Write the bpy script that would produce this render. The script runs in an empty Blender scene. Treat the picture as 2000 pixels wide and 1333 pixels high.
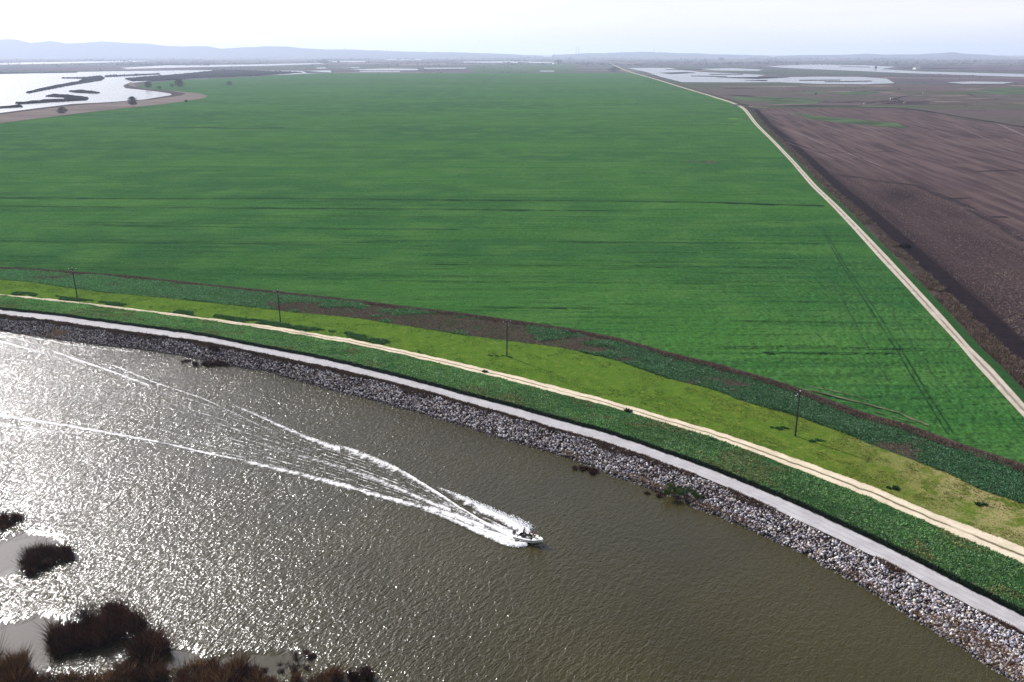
import bpy, math
import numpy as np
from mathutils import Vector, Matrix

# ------------------------------------------------------------------ camera, sky, sun, exposure
S = bpy.context.scene
COL = S.collection
CAMH, FPX, HORY = 80.0, 1650.0, 104.0
PITCH = math.atan((666.5 - HORY) / FPX)
cam_d = bpy.data.cameras.new('camera')
cam_d.sensor_width = 36.0
cam_d.lens = 36.0 * FPX / 2000.0
cam_d.clip_start = 0.5
cam_d.clip_end = 120000.0
cam = bpy.data.objects.new('camera', cam_d)
cam.location = (0, 0, CAMH)
cam.rotation_euler = (math.pi / 2 - PITCH, 0, 0)
COL.objects.link(cam)
S.camera = cam

SUN_AZ, SUN_EL = math.radians(-43.9), math.radians(31.0)     # azimuth clockwise from +Y
SUN_DIR = Vector((math.sin(SUN_AZ) * math.cos(SUN_EL), math.cos(SUN_AZ) * math.cos(SUN_EL), math.sin(SUN_EL)))
W = bpy.data.worlds.new('World')
S.world = W
W.use_nodes = True
wt = W.node_tree
for n in list(wt.nodes):
    wt.nodes.remove(n)
wo = wt.nodes.new('ShaderNodeOutputWorld')
wb = wt.nodes.new('ShaderNodeBackground')
sky = wt.nodes.new('ShaderNodeTexSky')
sky.sky_type = 'NISHITA'
sky.sun_disc = False
sky.sun_elevation = SUN_EL
sky.sun_rotation = SUN_AZ
sky.altitude = 50
sky.air_density = 1.0
sky.dust_density = 1.2
sky.ozone_density = 1.5
# thin high cloud veil over the blue: white mixed in along soft stretched streaks
tc = wt.nodes.new('ShaderNodeTexCoord')
mp = wt.nodes.new('ShaderNodeMapping')
mp.inputs['Scale'].default_value = (1.2, 1.2, 14.0)
nz = wt.nodes.new('ShaderNodeTexNoise')
nz.inputs['Scale'].default_value = 1.6
nz.inputs['Detail'].default_value = 4.0
mr = wt.nodes.new('ShaderNodeMapRange')
mr.inputs['From Min'].default_value = 0.3
mr.inputs['From Max'].default_value = 0.7
mr.inputs['To Min'].default_value = 0.55
mr.inputs['To Max'].default_value = 0.95
mx = wt.nodes.new('ShaderNodeMix')
mx.data_type = 'RGBA'
mx.inputs[7].default_value = (9.3, 9.15, 9.3, 1)
wt.links.new(tc.outputs['Generated'], mp.inputs['Vector'])
wt.links.new(mp.outputs['Vector'], nz.inputs['Vector'])
wt.links.new(nz.outputs['Fac'], mr.inputs['Value'])
sx_ = wt.nodes.new('ShaderNodeSeparateXYZ')
wt.links.new(tc.outputs['Generated'], sx_.inputs[0])
el = wt.nodes.new('ShaderNodeMapRange')
el.inputs['From Min'].default_value = 0.04
el.inputs['From Max'].default_value = 0.45
el.inputs['To Min'].default_value = 1.0
el.inputs['To Max'].default_value = 0.18
wt.links.new(sx_.outputs[2], el.inputs['Value'])
vm = wt.nodes.new('ShaderNodeMath')
vm.operation = 'MULTIPLY'
wt.links.new(mr.outputs['Result'], vm.inputs[0])
wt.links.new(el.outputs['Result'], vm.inputs[1])
wt.links.new(vm.outputs[0], mx.inputs[0])
wt.links.new(sky.outputs['Color'], mx.inputs[6])
# the veil glows towards the sun
dp = wt.nodes.new('ShaderNodeVectorMath')
dp.operation = 'DOT_PRODUCT'
wt.links.new(tc.outputs['Generated'], dp.inputs[0])
dp.inputs[1].default_value = SUN_DIR
au = wt.nodes.new('ShaderNodeMapRange')
au.interpolation_type = 'SMOOTHSTEP'
au.inputs['From Min'].default_value = 0.87
au.inputs['From Max'].default_value = 1.0
au.inputs['To Min'].default_value = 0.0
au.inputs['To Max'].default_value = 24.0
wt.links.new(dp.outputs['Value'], au.inputs['Value'])
vs_ = wt.nodes.new('ShaderNodeVectorMath')
vs_.operation = 'SCALE'
vs_.inputs[0].default_value = (0.95, 0.92, 1.06)
wt.links.new(au.outputs['Result'], vs_.inputs['Scale'])
ad_ = wt.nodes.new('ShaderNodeVectorMath')
ad_.operation = 'ADD'
wt.links.new(mx.outputs[2], ad_.inputs[0])
wt.links.new(vs_.outputs[0], ad_.inputs[1])
wt.links.new(ad_.outputs[0], wb.inputs['Color'])
wb.inputs['Strength'].default_value = 0.07
wt.links.new(wb.outputs[0], wo.inputs['Surface'])

sd = bpy.data.lights.new('sun', 'SUN')
sd.energy = 5.0
sd.angle = math.radians(0.53)
sd.color = (1.0, 0.97, 0.945)
sun = bpy.data.objects.new('sun', sd)
sun.rotation_euler = SUN_DIR.to_track_quat('Z', 'Y').to_euler()
sun.location = (0, 0, 300)
COL.objects.link(sun)

S.view_settings.view_transform = 'Standard'
S.view_settings.look = 'None'
S.view_settings.exposure = 0.8
S.view_settings.gamma = 1.0
S.render.engine = 'CYCLES'
S.cycles.use_denoising = True
S.cycles.denoising_prefilter = 'NONE'
S.cycles.use_adaptive_sampling = False
S.cycles.max_bounces = 5
S.cycles.volume_bounces = 1
S.cycles.caustics_reflective = False
S.cycles.caustics_refractive = False

rng = np.random.default_rng(7)

# ------------------------------------------------------------------ pixel -> ground helpers
CP, SP = math.cos(PITCH), math.sin(PITCH)

def P(px, py, z=0.0):
    """ground point seen at photo pixel (px, py) on the level z (arrays welcome) -> (..., 3)"""
    px, py, z = np.broadcast_arrays(np.asarray(px, float), np.asarray(py, float), np.asarray(z, float))
    cx = (px - 1000.0) / FPX
    cy = (py - 666.5) / FPX
    dx, dy, dz = cx, CP - cy * SP, -SP - cy * CP
    k = (z - CAMH) / dz
    return np.stack([dx * k, dy * k, z + 0 * k], -1)

def to_px(p):
    p = np.asarray(p, float)
    x, y, z = p[..., 0], p[..., 1], p[..., 2] - CAMH
    d = y * CP - z * SP
    u = y * SP + z * CP
    return 1000 + FPX * x / d, 666.5 - FPX * u / d

def hash2(ix, iy, seed):
    h = (ix * 374761393 + iy * 668265263 + seed * 144665) & 0xFFFFFFFF
    h = ((h ^ (h >> 13)) * 1274126177) & 0xFFFFFFFF
    return ((h ^ (h >> 16)) & 0xFFFF) / 65535.0

def vnoise(x, y, seed=0):
    x, y = np.asarray(x, float), np.asarray(y, float)
    ix, iy = np.floor(x).astype(np.int64), np.floor(y).astype(np.int64)
    fx, fy = x - ix, y - iy
    fx, fy = fx * fx * (3 - 2 * fx), fy * fy * (3 - 2 * fy)
    a, b = hash2(ix, iy, seed), hash2(ix + 1, iy, seed)
    c, d = hash2(ix, iy + 1, seed), hash2(ix + 1, iy + 1, seed)
    return (a * (1 - fx) + b * fx) * (1 - fy) + (c * (1 - fx) + d * fx) * fy

def fbm(x, y, seed=0, o=3):
    s, a, t = 0, 0.5, 0
    for k in range(o):
        s = s + a * vnoise(x * 2 ** k, y * 2 ** k, seed + 11 * k)
        t += a
        a *= 0.5
    return s / t

def curve(pts, lo=-900, hi=2900, smooth=45, left=None, right=None):
    """smooth function value(key) through points (key, value), straight beyond its ends"""
    pts = sorted(pts)
    k = np.array([p[0] for p in pts], float)
    v = np.array([p[1] for p in pts], float)
    s0 = left if left is not None else (v[min(3, len(v) - 1)] - v[0]) / (k[min(3, len(v) - 1)] - k[0])
    s1 = right if right is not None else (v[-1] - v[max(-4, -len(v))]) / (k[-1] - k[max(-4, -len(v))])
    g = np.arange(lo, hi + 1, 2.0)
    y = np.interp(g, k, v)
    y = np.where(g < k[0], v[0] + s0 * (g - k[0]), y)
    y = np.where(g > k[-1], v[-1] + s1 * (g - k[-1]), y)
    if smooth:
        n = max(1, int(smooth / 2))
        w = np.hanning(2 * n + 3)[1:-1]
        w /= w.sum()
        m = len(w) // 2
        yp = np.concatenate([y[0] + (y[1] - y[0]) * np.arange(-m, 0), y, y[-1] + (y[-1] - y[-2]) * np.arange(1, m + 1)])
        y = np.convolve(yp, w, 'valid')
    return lambda q: np.interp(q, g, y)

# ------------------------------------------------------------------ object helpers
def tag(o, label=None, cat=None, group=None, kind=None):
    if label: o['label'] = label
    if cat: o['category'] = cat
    if group: o['group'] = group
    if kind: o['kind'] = kind
    return o

def mesh_np(name, verts, faces, mat, parent=None, cols=None, smooth=False, mats=None, midx=None):
    """faces: (n,3) or (n,4) array, or list of such arrays"""
    me = bpy.data.meshes.new(name)
    if not isinstance(faces, list):
        faces = [faces]
    faces = [np.asarray(f, np.int32) for f in faces if len(f)]
    verts = np.asarray(verts, np.float32)
    me.vertices.add(len(verts))
    me.vertices.foreach_set('co', verts.ravel())
    nl = sum(f.size for f in faces)
    nf = sum(len(f) for f in faces)
    me.loops.add(nl)
    me.loops.foreach_set('vertex_index', np.concatenate([f.ravel() for f in faces]))
    me.polygons.add(nf)
    tot = np.concatenate([np.full(len(f), f.shape[1], np.int32) for f in faces])
    st = np.concatenate([[0], np.cumsum(tot)[:-1]]).astype(np.int32)
    me.polygons.foreach_set('loop_start', st)
    try:
        me.polygons.foreach_set('loop_total', tot)
    except Exception:
        pass
    if smooth:
        me.polygons.foreach_set('use_smooth', np.ones(nf, bool))
    for m in (mats or [mat]):
        me.materials.append(m)
    if midx is not None:
        me.polygons.foreach_set('material_index', np.asarray(midx, np.int32))
    if cols is not None:
        a = me.color_attributes.new('tint', 'FLOAT_COLOR', 'POINT')
        c = np.ones((len(verts), 4), np.float32)
        c[:, :3] = cols
        a.data.foreach_set('color', c.ravel())
    me.update(calc_edges=True)
    me.validate()
    o = bpy.data.objects.new(name, me)
    COL.objects.link(o)
    if parent:
        o.parent = parent
    return o

def grid_faces(nr, nc):
    i = np.arange(nr * nc).reshape(nr, nc)
    return np.stack([i[:-1, :-1], i[:-1, 1:], i[1:, 1:], i[1:, :-1]], -1).reshape(-1, 4)

def empty(name, loc, rz=0.0):
    o = bpy.data.objects.new(name, None)
    o.location = loc
    o.rotation_euler = (0, 0, rz)
    o.empty_display_size = 0.5
    COL.objects.link(o)
    return o

def poly(name, pts, mat, kind='structure', label=None, cat=None, z=0.0, world=False):
    """flat sheet bounded by photo points laid on the level z"""
    import bmesh
    bm = bmesh.new()
    w = pts if world else P([p[0] for p in pts], [p[1] for p in pts], z)
    vs = [bm.verts.new(Vector([float(c) for c in p])) for p in w]
    f = bm.faces.new(vs)
    f.normal_update()
    if f.normal.z < 0:
        f.normal_flip()
    bmesh.ops.triangulate(bm, faces=[f])
    me = bpy.data.meshes.new(name)
    bm.to_mesh(me)
    bm.free()
    me.materials.append(mat)
    o = bpy.data.objects.new(name, me)
    COL.objects.link(o)
    return tag(o, label, cat, None, kind)

class MB:
    """collects boxes, tubes and lofts into one mesh"""
    def __init__(s):
        s.v, s.f, s.n = [], [], 0
    def add(s, v, f):
        v = np.asarray(v, float)
        s.v.append(v)
        for q in f:
            s.f.append(tuple(int(i) + s.n for i in q))
        s.n += len(v)
    def box(s, c, d, M=None):
        x, y, z = [k / 2 for k in d]
        v = np.array([[-x, -y, -z], [x, -y, -z], [x, y, -z], [-x, y, -z], [-x, -y, z], [x, -y, z], [x, y, z], [-x, y, z]])
        if M is not None:
            v = v @ np.array(M.to_3x3()).T
        s.add(v + np.array(c), [(0, 3, 2, 1), (4, 5, 6, 7), (0, 1, 5, 4), (1, 2, 6, 5), (2, 3, 7, 6), (3, 0, 4, 7)])
    def tube(s, pts, rad, n=8):
        pts = [np.array(p, float) for p in pts]
        if not hasattr(rad, '__len__'):
            rad = [rad] * len(pts)
        rows = []
        for i, p in enumerate(pts):
            a = pts[max(0, i - 1)]
            b = pts[min(len(pts) - 1, i + 1)]
            t = (b - a) / (np.linalg.norm(b - a) + 1e-9)
            u = np.cross(t, [0, 0, 1.0])
            if np.linalg.norm(u) < 0.05:
                u = np.cross(t, [1.0, 0, 0])
            u /= np.linalg.norm(u)
            w = np.cross(t, u)
            ang = np.linspace(0, 2 * math.pi, n, endpoint=False)
            rows.append(p + rad[i] * (np.cos(ang)[:, None] * u + np.sin(ang)[:, None] * w))
        v = np.concatenate(rows)
        f = []
        for r in range(len(pts) - 1):
            for k in range(n):
                f.append((r * n + k, r * n + (k + 1) % n, (r + 1) * n + (k + 1) % n, (r + 1) * n + k))
        f.append(tuple(range(n))[::-1])
        f.append(tuple((len(pts) - 1) * n + k for k in range(n)))
        s.add(v, f)
    def loft(s, rows, closed=False, cap=False):
        n = len(rows[0])
        v = np.concatenate([np.array(r, float) for r in rows])
        f = []
        for r in range(len(rows) - 1):
            for k in range(n if closed else n - 1):
                f.append((r * n + k, r * n + (k + 1) % n, (r + 1) * n + (k + 1) % n, (r + 1) * n + k))
        if cap:
            f.append(tuple(range(n))[::-1])
            f.append(tuple((len(rows) - 1) * n + k for k in range(n)))
        s.add(v, f)
    def build(s, name, mat, parent=None, bevel=0.0, smooth=False):
        import bmesh
        bm = bmesh.new()
        vs = [bm.verts.new(Vector([float(c) for c in p])) for p in np.concatenate(s.v)]
        for q in s.f:
            try:
                bm.faces.new([vs[i] for i in q])
            except ValueError:
                pass
        bmesh.ops.recalc_face_normals(bm, faces=bm.faces)
        if bevel:
            bmesh.ops.bevel(bm, geom=list(bm.edges), offset=bevel, segments=2, affect='EDGES', profile=0.6)
        if smooth:
            for q in bm.faces:
                q.smooth = True
        me = bpy.data.meshes.new(name)
        bm.to_mesh(me)
        bm.free()
        me.materials.append(mat)
        o = bpy.data.objects.new(name, me)
        COL.objects.link(o)
        if parent:
            o.parent = parent
        return o

# ------------------------------------------------------------------ materials
class NT:
    def __init__(s, name):
        s.m = bpy.data.materials.new(name)
        s.m.use_nodes = True
        s.t = s.m.node_tree
        for n in list(s.t.nodes):
            s.t.nodes.remove(n)
        s.out = s.t.nodes.new('ShaderNodeOutputMaterial')
        s.geo = s.t.nodes.new('ShaderNodeNewGeometry')
        s.pos = s.geo.outputs['Position']
    def node(s, typ, **kw):
        n = s.t.nodes.new(typ)
        for k, v in kw.items():
            setattr(n, k, v)
        return n
    def link(s, a, b):
        s.t.links.new(a, b)
    def set(s, sock, v):
        if hasattr(v, 'is_output') or isinstance(v, bpy.types.NodeSocket):
            s.link(v, sock)
        else:
            if isinstance(v, (tuple, list)) and len(v) == 3 and sock.type == 'RGBA':
                v = (*v, 1.0)
            sock.default_value = v
    def mapped(s, scale=(1, 1, 1), rz=0.0, vec=None):
        """position turned by rz, then scaled: a small x scale stretches the pattern along the direction -rz"""
        v = vec or s.pos
        if rz:
            n = s.node('ShaderNodeMapping')
            s.link(v, n.inputs['Vector'])
            n.inputs['Rotation'].default_value = (0, 0, rz)
            v = n.outputs[0]
        n = s.node('ShaderNodeMapping')
        s.link(v, n.inputs['Vector'])
        n.inputs['Scale'].default_value = scale
        return n.outputs[0]
    def noise(s, scale=1.0, detail=2.0, rough=0.5, vec=None, dist=0.0, color=False):
        n = s.node('ShaderNodeTexNoise')
        s.link(vec or s.pos, n.inputs['Vector'])
        n.inputs['Scale'].default_value = scale
        n.inputs['Detail'].default_value = detail
        n.inputs['Roughness'].default_value = rough
        n.inputs['Distortion'].default_value = dist
        return n.outputs['Color' if color else 'Fac']
    def voro(s, scale=1.0, vec=None, out='Distance', feature='F1'):
        n = s.node('ShaderNodeTexVoronoi', feature=feature)
        s.link(vec or s.pos, n.inputs['Vector'])
        n.inputs['Scale'].default_value = scale
        return n.outputs[out]
    def ramp(s, f, lo, hi, a=0.0, b=1.0, smooth=True):
        n = s.node('ShaderNodeMapRange')
        if smooth:
            n.interpolation_type = 'SMOOTHSTEP'
        s.set(n.inputs['Value'], f)
        n.inputs['From Min'].default_value = lo
        n.inputs['From Max'].default_value = hi
        n.inputs['To Min'].default_value = a
        n.inputs['To Max'].default_value = b
        return n.outputs['Result']
    def mix(s, f, a, b, blend='MIX'):
        n = s.node('ShaderNodeMix', data_type='RGBA', blend_type=blend)
        s.set(n.inputs[0], f)
        s.set(n.inputs[6], a)
        s.set(n.inputs[7], b)
        return n.outputs[2]
    def math(s, op, a, b=0.0, c=0.0):
        n = s.node('ShaderNodeMath', operation=op)
        s.set(n.inputs[0], a)
        s.set(n.inputs[1], b)
        if op in ('MULTIPLY_ADD',):
            s.set(n.inputs[2], c)
        return n.outputs[0]
    def sep(s, vec=None):
        n = s.node('ShaderNodeSeparateXYZ')
        s.link(vec or s.pos, n.inputs[0])
        return n.outputs
    def attr(s, name='tint'):
        return s.node('ShaderNodeAttribute', attribute_name=name).outputs['Color']
    def bump(s, h, strength=0.5, dist=0.1, normal=None):
        n = s.node('ShaderNodeBump')
        s.set(n.inputs['Height'], h)
        s.set(n.inputs['Strength'], strength)
        n.inputs['Distance'].default_value = dist
        if normal is not None:
            s.link(normal, n.inputs['Normal'])
        return n.outputs[0]
    def bsdf(s, color, rough=0.8, spec=0.3, normal=None, ior=None, metal=0.0):
        n = s.node('ShaderNodeBsdfPrincipled')
        s.set(n.inputs['Base Color'], color)
        s.set(n.inputs['Roughness'], rough)
        s.set(n.inputs['Specular IOR Level'], spec)
        n.inputs['Metallic'].default_value = metal
        if ior:
            n.inputs['IOR'].default_value = ior
        if normal is not None:
            s.link(normal, n.inputs['Normal'])
        return n.outputs[0]
    def done(s, sh):
        s.link(sh, s.out.inputs['Surface'])
        return s.m

def flat(name, col, rough=0.6, spec=0.4, var=0.12, scale=6.0, metal=0.0):
    m = NT(name)
    f = m.noise(scale, 3)
    c = m.mix(m.ramp(f, 0.3, 0.7), tuple(k * (1 - var) for k in col), tuple(min(1, k * (1 + var)) for k in col))
    return m.done(m.bsdf(c, rough, spec, metal=metal))

def leaf_mat(name, trans=0.3, gain=1.0, rough=0.6, spec=0.25):
    m = NT(name)
    c = m.attr()
    b = m.bsdf(c, rough, spec)
    t = m.node('ShaderNodeBsdfTranslucent')
    m.link(m.mix(1.0, c, (1.0, 1.15, 0.55), 'MULTIPLY'), t.inputs['Color'])
    x = m.node('ShaderNodeMixShader')
    x.inputs[0].default_value = trans
    m.link(b, x.inputs[1])
    m.link(t.outputs[0], x.inputs[2])
    return m.done(x.outputs[0])

def water_mat():
    m = NT('river_water')
    vec1 = m.mapped((0.50, 1.0, 1.0), math.radians(-65))
    vec2 = m.mapped((0.55, 1.0, 1.0), math.radians(-50))
    n1 = m.noise(1.25, 2.0, 0.5, vec1, 0.5)
    n2 = m.noise(2.9, 2.0, 0.6, vec2, 0.4)
    n3 = m.noise(0.06, 2.0, 0.5)
    h = m.math('ADD', m.math('MULTIPLY', n1, 0.50), m.math('MULTIPLY', n2, 0.34))
    # ripples die down in the lee of the reed clumps and under the far bank
    calm = 1.0
    wob = m.noise(0.12, 3.0, 0.6)
    for (ax, ay, bx, by) in CALM:
        sx, sy, _ = m.sep()
        dx = m.math('SUBTRACT', sx, ax)
        dy = m.math('SUBTRACT', sy, ay)
        ex = m.math('MULTIPLY', dx, 1 / bx)
        ey = m.math('MULTIPLY', dy, 1 / by)
        d = m.math('SQRT', m.math('ADD', m.math('MULTIPLY', ex, ex), m.math('MULTIPLY', ey, ey)))
        d = m.math('ADD', d, m.math('MULTIPLY', m.math('SUBTRACT', wob, 0.5), 1.1))
        k = m.ramp(d, 0.55, 1.25, 0.04, 1.0)
        calm = k if calm == 1.0 else m.math('MULTIPLY', calm, k)
    gx, gy, _ = m.sep()
    gust = m.math('MULTIPLY', m.ramp(n3, 0.3, 0.7, 0.8, 1.2), m.ramp(m.math('ADD', gx, m.math('MULTIPLY', n3, 40)), -40, 75, 1.1, 0.42))
    st = m.math('MULTIPLY', gust, calm)
    h = m.math('MULTIPLY', h, st)
    nrm = m.bump(h, 1.0, WAVE)
    base = m.mix(m.ramp(m.noise(0.03, 3.0), 0.35, 0.65), (0.026, 0.0210, 0.0038), (0.033, 0.0262, 0.0048))
    return m.done(m.bsdf(base, m.math('MULTIPLY_ADD', calm, WROUGH - 0.05, 0.05), 0.75, nrm, 1.33))

def lake_mat():
    m = NT('lake_water')
    h = m.noise(0.6, 2.0)
    nrm = m.bump(h, 0.5, 0.3)
    return m.done(m.bsdf((0.10, 0.11, 0.13), 0.22, 0.5, nrm, 1.33))

def foam_mat():
    m = NT('wake_foam_glint')  # white foam, also used to paint the far wave glints
    a = m.node('ShaderNodeAttribute', attribute_name='tint')
    sep = m.node('ShaderNodeSeparateColor')
    m.link(a.outputs['Color'], sep.inputs[0])
    dens = sep.outputs[0]
    n = m.noise(1.5, 6.0, 0.85)
    n2 = m.noise(0.45, 3.0, 0.6)
    n = m.math('ADD', m.math('MULTIPLY', n, 0.75), m.math('MULTIPLY', n2, 0.25))
    # foam where the noise beats one minus density; thin lacy water between
    k = m.math('SUBTRACT', m.math('ADD', m.math('MULTIPLY', m.math('SUBTRACT', n, 0.5), 1.5), dens), 0.36)
    al = m.ramp(k, 0.0, 0.42)
    wh = m.bsdf(m.mix(m.noise(5, 2), (0.62, 0.60, 0.58), (0.88, 0.87, 0.86)), 0.75, 0.3, m.bump(n, 0.8, 0.25))
    tr = m.node('ShaderNodeBsdfTransparent')
    x = m.node('ShaderNodeMixShader')
    m.link(al, x.inputs[0])
    m.link(tr.outputs[0], x.inputs[1])
    m.link(wh, x.inputs[2])
    return m.done(x.outputs[0])

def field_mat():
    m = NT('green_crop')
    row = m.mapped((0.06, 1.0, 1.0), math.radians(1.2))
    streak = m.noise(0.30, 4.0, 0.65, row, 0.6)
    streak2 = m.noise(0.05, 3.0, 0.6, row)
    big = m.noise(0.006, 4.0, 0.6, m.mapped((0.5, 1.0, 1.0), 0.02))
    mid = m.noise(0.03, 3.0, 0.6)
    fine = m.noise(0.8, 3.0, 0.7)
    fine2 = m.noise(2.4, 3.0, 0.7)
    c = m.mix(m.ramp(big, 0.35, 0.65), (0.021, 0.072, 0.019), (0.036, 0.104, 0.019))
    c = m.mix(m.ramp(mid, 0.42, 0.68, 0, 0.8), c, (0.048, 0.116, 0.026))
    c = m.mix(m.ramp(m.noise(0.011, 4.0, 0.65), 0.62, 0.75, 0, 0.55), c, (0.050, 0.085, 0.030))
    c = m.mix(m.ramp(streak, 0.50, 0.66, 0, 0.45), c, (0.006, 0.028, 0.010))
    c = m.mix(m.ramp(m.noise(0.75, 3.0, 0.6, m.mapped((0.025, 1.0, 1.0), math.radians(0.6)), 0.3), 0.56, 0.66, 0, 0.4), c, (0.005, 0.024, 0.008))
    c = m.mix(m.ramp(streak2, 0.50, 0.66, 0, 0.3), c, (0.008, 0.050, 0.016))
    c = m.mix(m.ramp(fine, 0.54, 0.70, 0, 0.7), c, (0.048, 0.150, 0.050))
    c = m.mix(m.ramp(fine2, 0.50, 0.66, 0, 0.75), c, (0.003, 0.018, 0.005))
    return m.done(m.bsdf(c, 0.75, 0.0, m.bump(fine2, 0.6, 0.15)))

def soil_mat(name, a, b, c, s1=0.05, s2=0.9, rz=0.0, stretch=0.2, bumpd=0.25, clod=None):
    m = NT(name)
    v = m.mapped((stretch, 1.0, 1.0), rz)
    f1 = m.noise(s1, 4.0, 0.6, v)
    f2 = m.noise(s2, 4.0, 0.7)
    col = m.mix(m.ramp(f1, 0.35, 0.65), a, b)
    col = m.mix(m.ramp(f2, 0.5, 0.72, 0, 0.8), col, c)
    h = f2
    if clod:
        vo = m.noise(1.6, 2.0, 0.8)
        col = m.mix(m.ramp(vo, 0.60, 0.68), col, clod)
        h = m.math('ADD', f2, vo)
    return m.done(m.bsdf(col, 0.9, 0.0, m.bump(h, 0.9, bumpd)))

def plough_mat():
    m = NT('ploughed_soil')
    sep = m.node('ShaderNodeSeparateColor')
    m.link(m.attr(), sep.inputs[0])
    wet, dark = sep.outputs[0], sep.outputs[1]
    v = m.mapped((0.05, 1.0, 1.0), math.radians(98))
    f1 = m.noise(0.16, 4.0, 0.6, v)
    f3 = m.noise(0.015, 4.0, 0.6)
    f2 = m.noise(0.8, 4.0, 0.7)
    dry = m.mix(m.ramp(f1, 0.35, 0.65), (0.044, 0.030, 0.032), (0.090, 0.063, 0.060))
    dry = m.mix(m.ramp(f3, 0.45, 0.7, 0, 0.6), dry, (0.098, 0.068, 0.060))
    dry = m.mix(m.ramp(f2, 0.52, 0.72, 0, 0.6), dry, (0.034, 0.025, 0.029))
    wetc = m.mix(m.ramp(f2, 0.35, 0.65), (0.040, 0.027, 0.027), (0.018, 0.012, 0.014))
    straw = m.noise(1.15, 2.0, 0.75)
    wetc = m.mix(m.math('MULTIPLY', m.ramp(straw, 0.56, 0.66), m.ramp(f3, 0.3, 0.6, 0.35, 1.0)), wetc, (0.125, 0.092, 0.085))
    c = m.mix(wet, dry, wetc)
    c = m.mix(m.math('MULTIPLY', dark, 0.65), c, m.mix(m.ramp(f2, 0.4, 0.65), (0.014, 0.010, 0.013), (0.006, 0.005, 0.007)))
    return m.done(m.bsdf(c, 0.9, 0.0, m.bump(m.math('ADD', f2, straw), 0.8, 0.3)))

def plain_mat():
    m = NT('delta_plain')
    v = m.mapped((0.35, 1.0, 1.0), 0.06)
    f = m.noise(0.0007, 4.0, 0.6, v)
    g = m.noise(0.0018, 4.0, 0.6, v)
    k = m.noise(0.006, 4.0, 0.7, v)
    c = m.mix(m.ramp(f, 0.42, 0.58), (0.076, 0.054, 0.070), (0.048, 0.068, 0.046))
    c = m.mix(m.ramp(g, 0.55, 0.66, 0, 0.9), c, (0.15, 0.115, 0.095))
    c = m.mix(m.ramp(k, 0.5, 0.65, 0, 0.8), c, (0.018, 0.017, 0.020))
    return m.done(m.bsdf(c, 0.9, 0.0))

def road_mat():
    m = NT('levee_road_gravel')
    v = m.attr()
    sep = m.node('ShaderNodeSeparateColor')
    m.link(v, sep.inputs[0])
    t = sep.outputs[0]            # 0..1 across the road
    n = m.noise(0.35, 4.0, 0.6)
    f = m.noise(5.0, 3.0, 0.7)
    c = m.mix(m.ramp(n, 0.3, 0.7), (0.30, 0.285, 0.29), (0.38, 0.365, 0.37))
    c = m.mix(m.ramp(f, 0.45, 0.75, 0, 0.45), c, (0.24, 0.225, 0.22))
    c = m.mix(m.ramp(m.noise(0.12, 4.0, 0.7), 0.52, 0.68, 0, 0.45), c, (0.25, 0.235, 0.235))
    tt = m.math('ADD', t, m.math('MULTIPLY', m.math('SUBTRACT', n, 0.5), 0.16))
    for mid, w, amt in ((0.36, 0.10, 0.45), (0.67, 0.10, 0.35), (0.52, 0.05, 0.25)):
        d = m.math('ABSOLUTE', m.math('SUBTRACT', tt, mid))
        c = m.mix(m.ramp(d, 0.0, w, amt, 0.0), c, (0.22, 0.205, 0.21))
    e = m.math('ABSOLUTE', m.math('SUBTRACT', tt, 0.5))
    c = m.mix(m.ramp(e, 0.42, 0.52, 0.0, 0.7), c, (0.26, 0.22, 0.19))
    return m.done(m.bsdf(c, 0.85, 0.05, m.bump(f, 0.4, 0.05)))

def track_mat(name, pale, mid, rut=(0.10, 0.085, 0.05), centre=0.46, cw=0.10):
    m = NT(name)
    sep = m.node('ShaderNodeSeparateColor')
    m.link(m.attr(), sep.inputs[0])
    t = sep.outputs[0]
    n = m.noise(0.25, 4.0, 0.65)
    f = m.noise(3.0, 4.0, 0.7)
    c = m.mix(m.ramp(n, 0.35, 0.65), pale, mid)
    c = m.mix(m.ramp(f, 0.5, 0.75, 0, 0.5), c, tuple(k * 0.6 for k in mid))
    tt = m.math('ADD', t, m.math('MULTIPLY', m.math('SUBTRACT', n, 0.5), 0.22))
    d = m.math('ABSOLUTE', m.math('SUBTRACT', tt, centre))
    k = m.math('MULTIPLY', m.ramp(d, cw * 0.35, cw, 0.95, 0.0), m.ramp(m.noise(0.09, 2.0), 0.30, 0.5, 0.25, 1.0))
    c = m.mix(k, c, rut)
    e = m.math('ABSOLUTE', m.math('SUBTRACT', t, 0.5))
    e = m.math('ADD', e, m.math('MULTIPLY', m.math('SUBTRACT', f, 0.5), 0.35))
    c = m.mix(m.ramp(e, 0.42, 0.52, 0.0, 0.9), c, (0.16, 0.135, 0.05))
    return m.done(m.bsdf(c, 0.9, 0.0, m.bump(f, 0.5, 0.06)))

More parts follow.
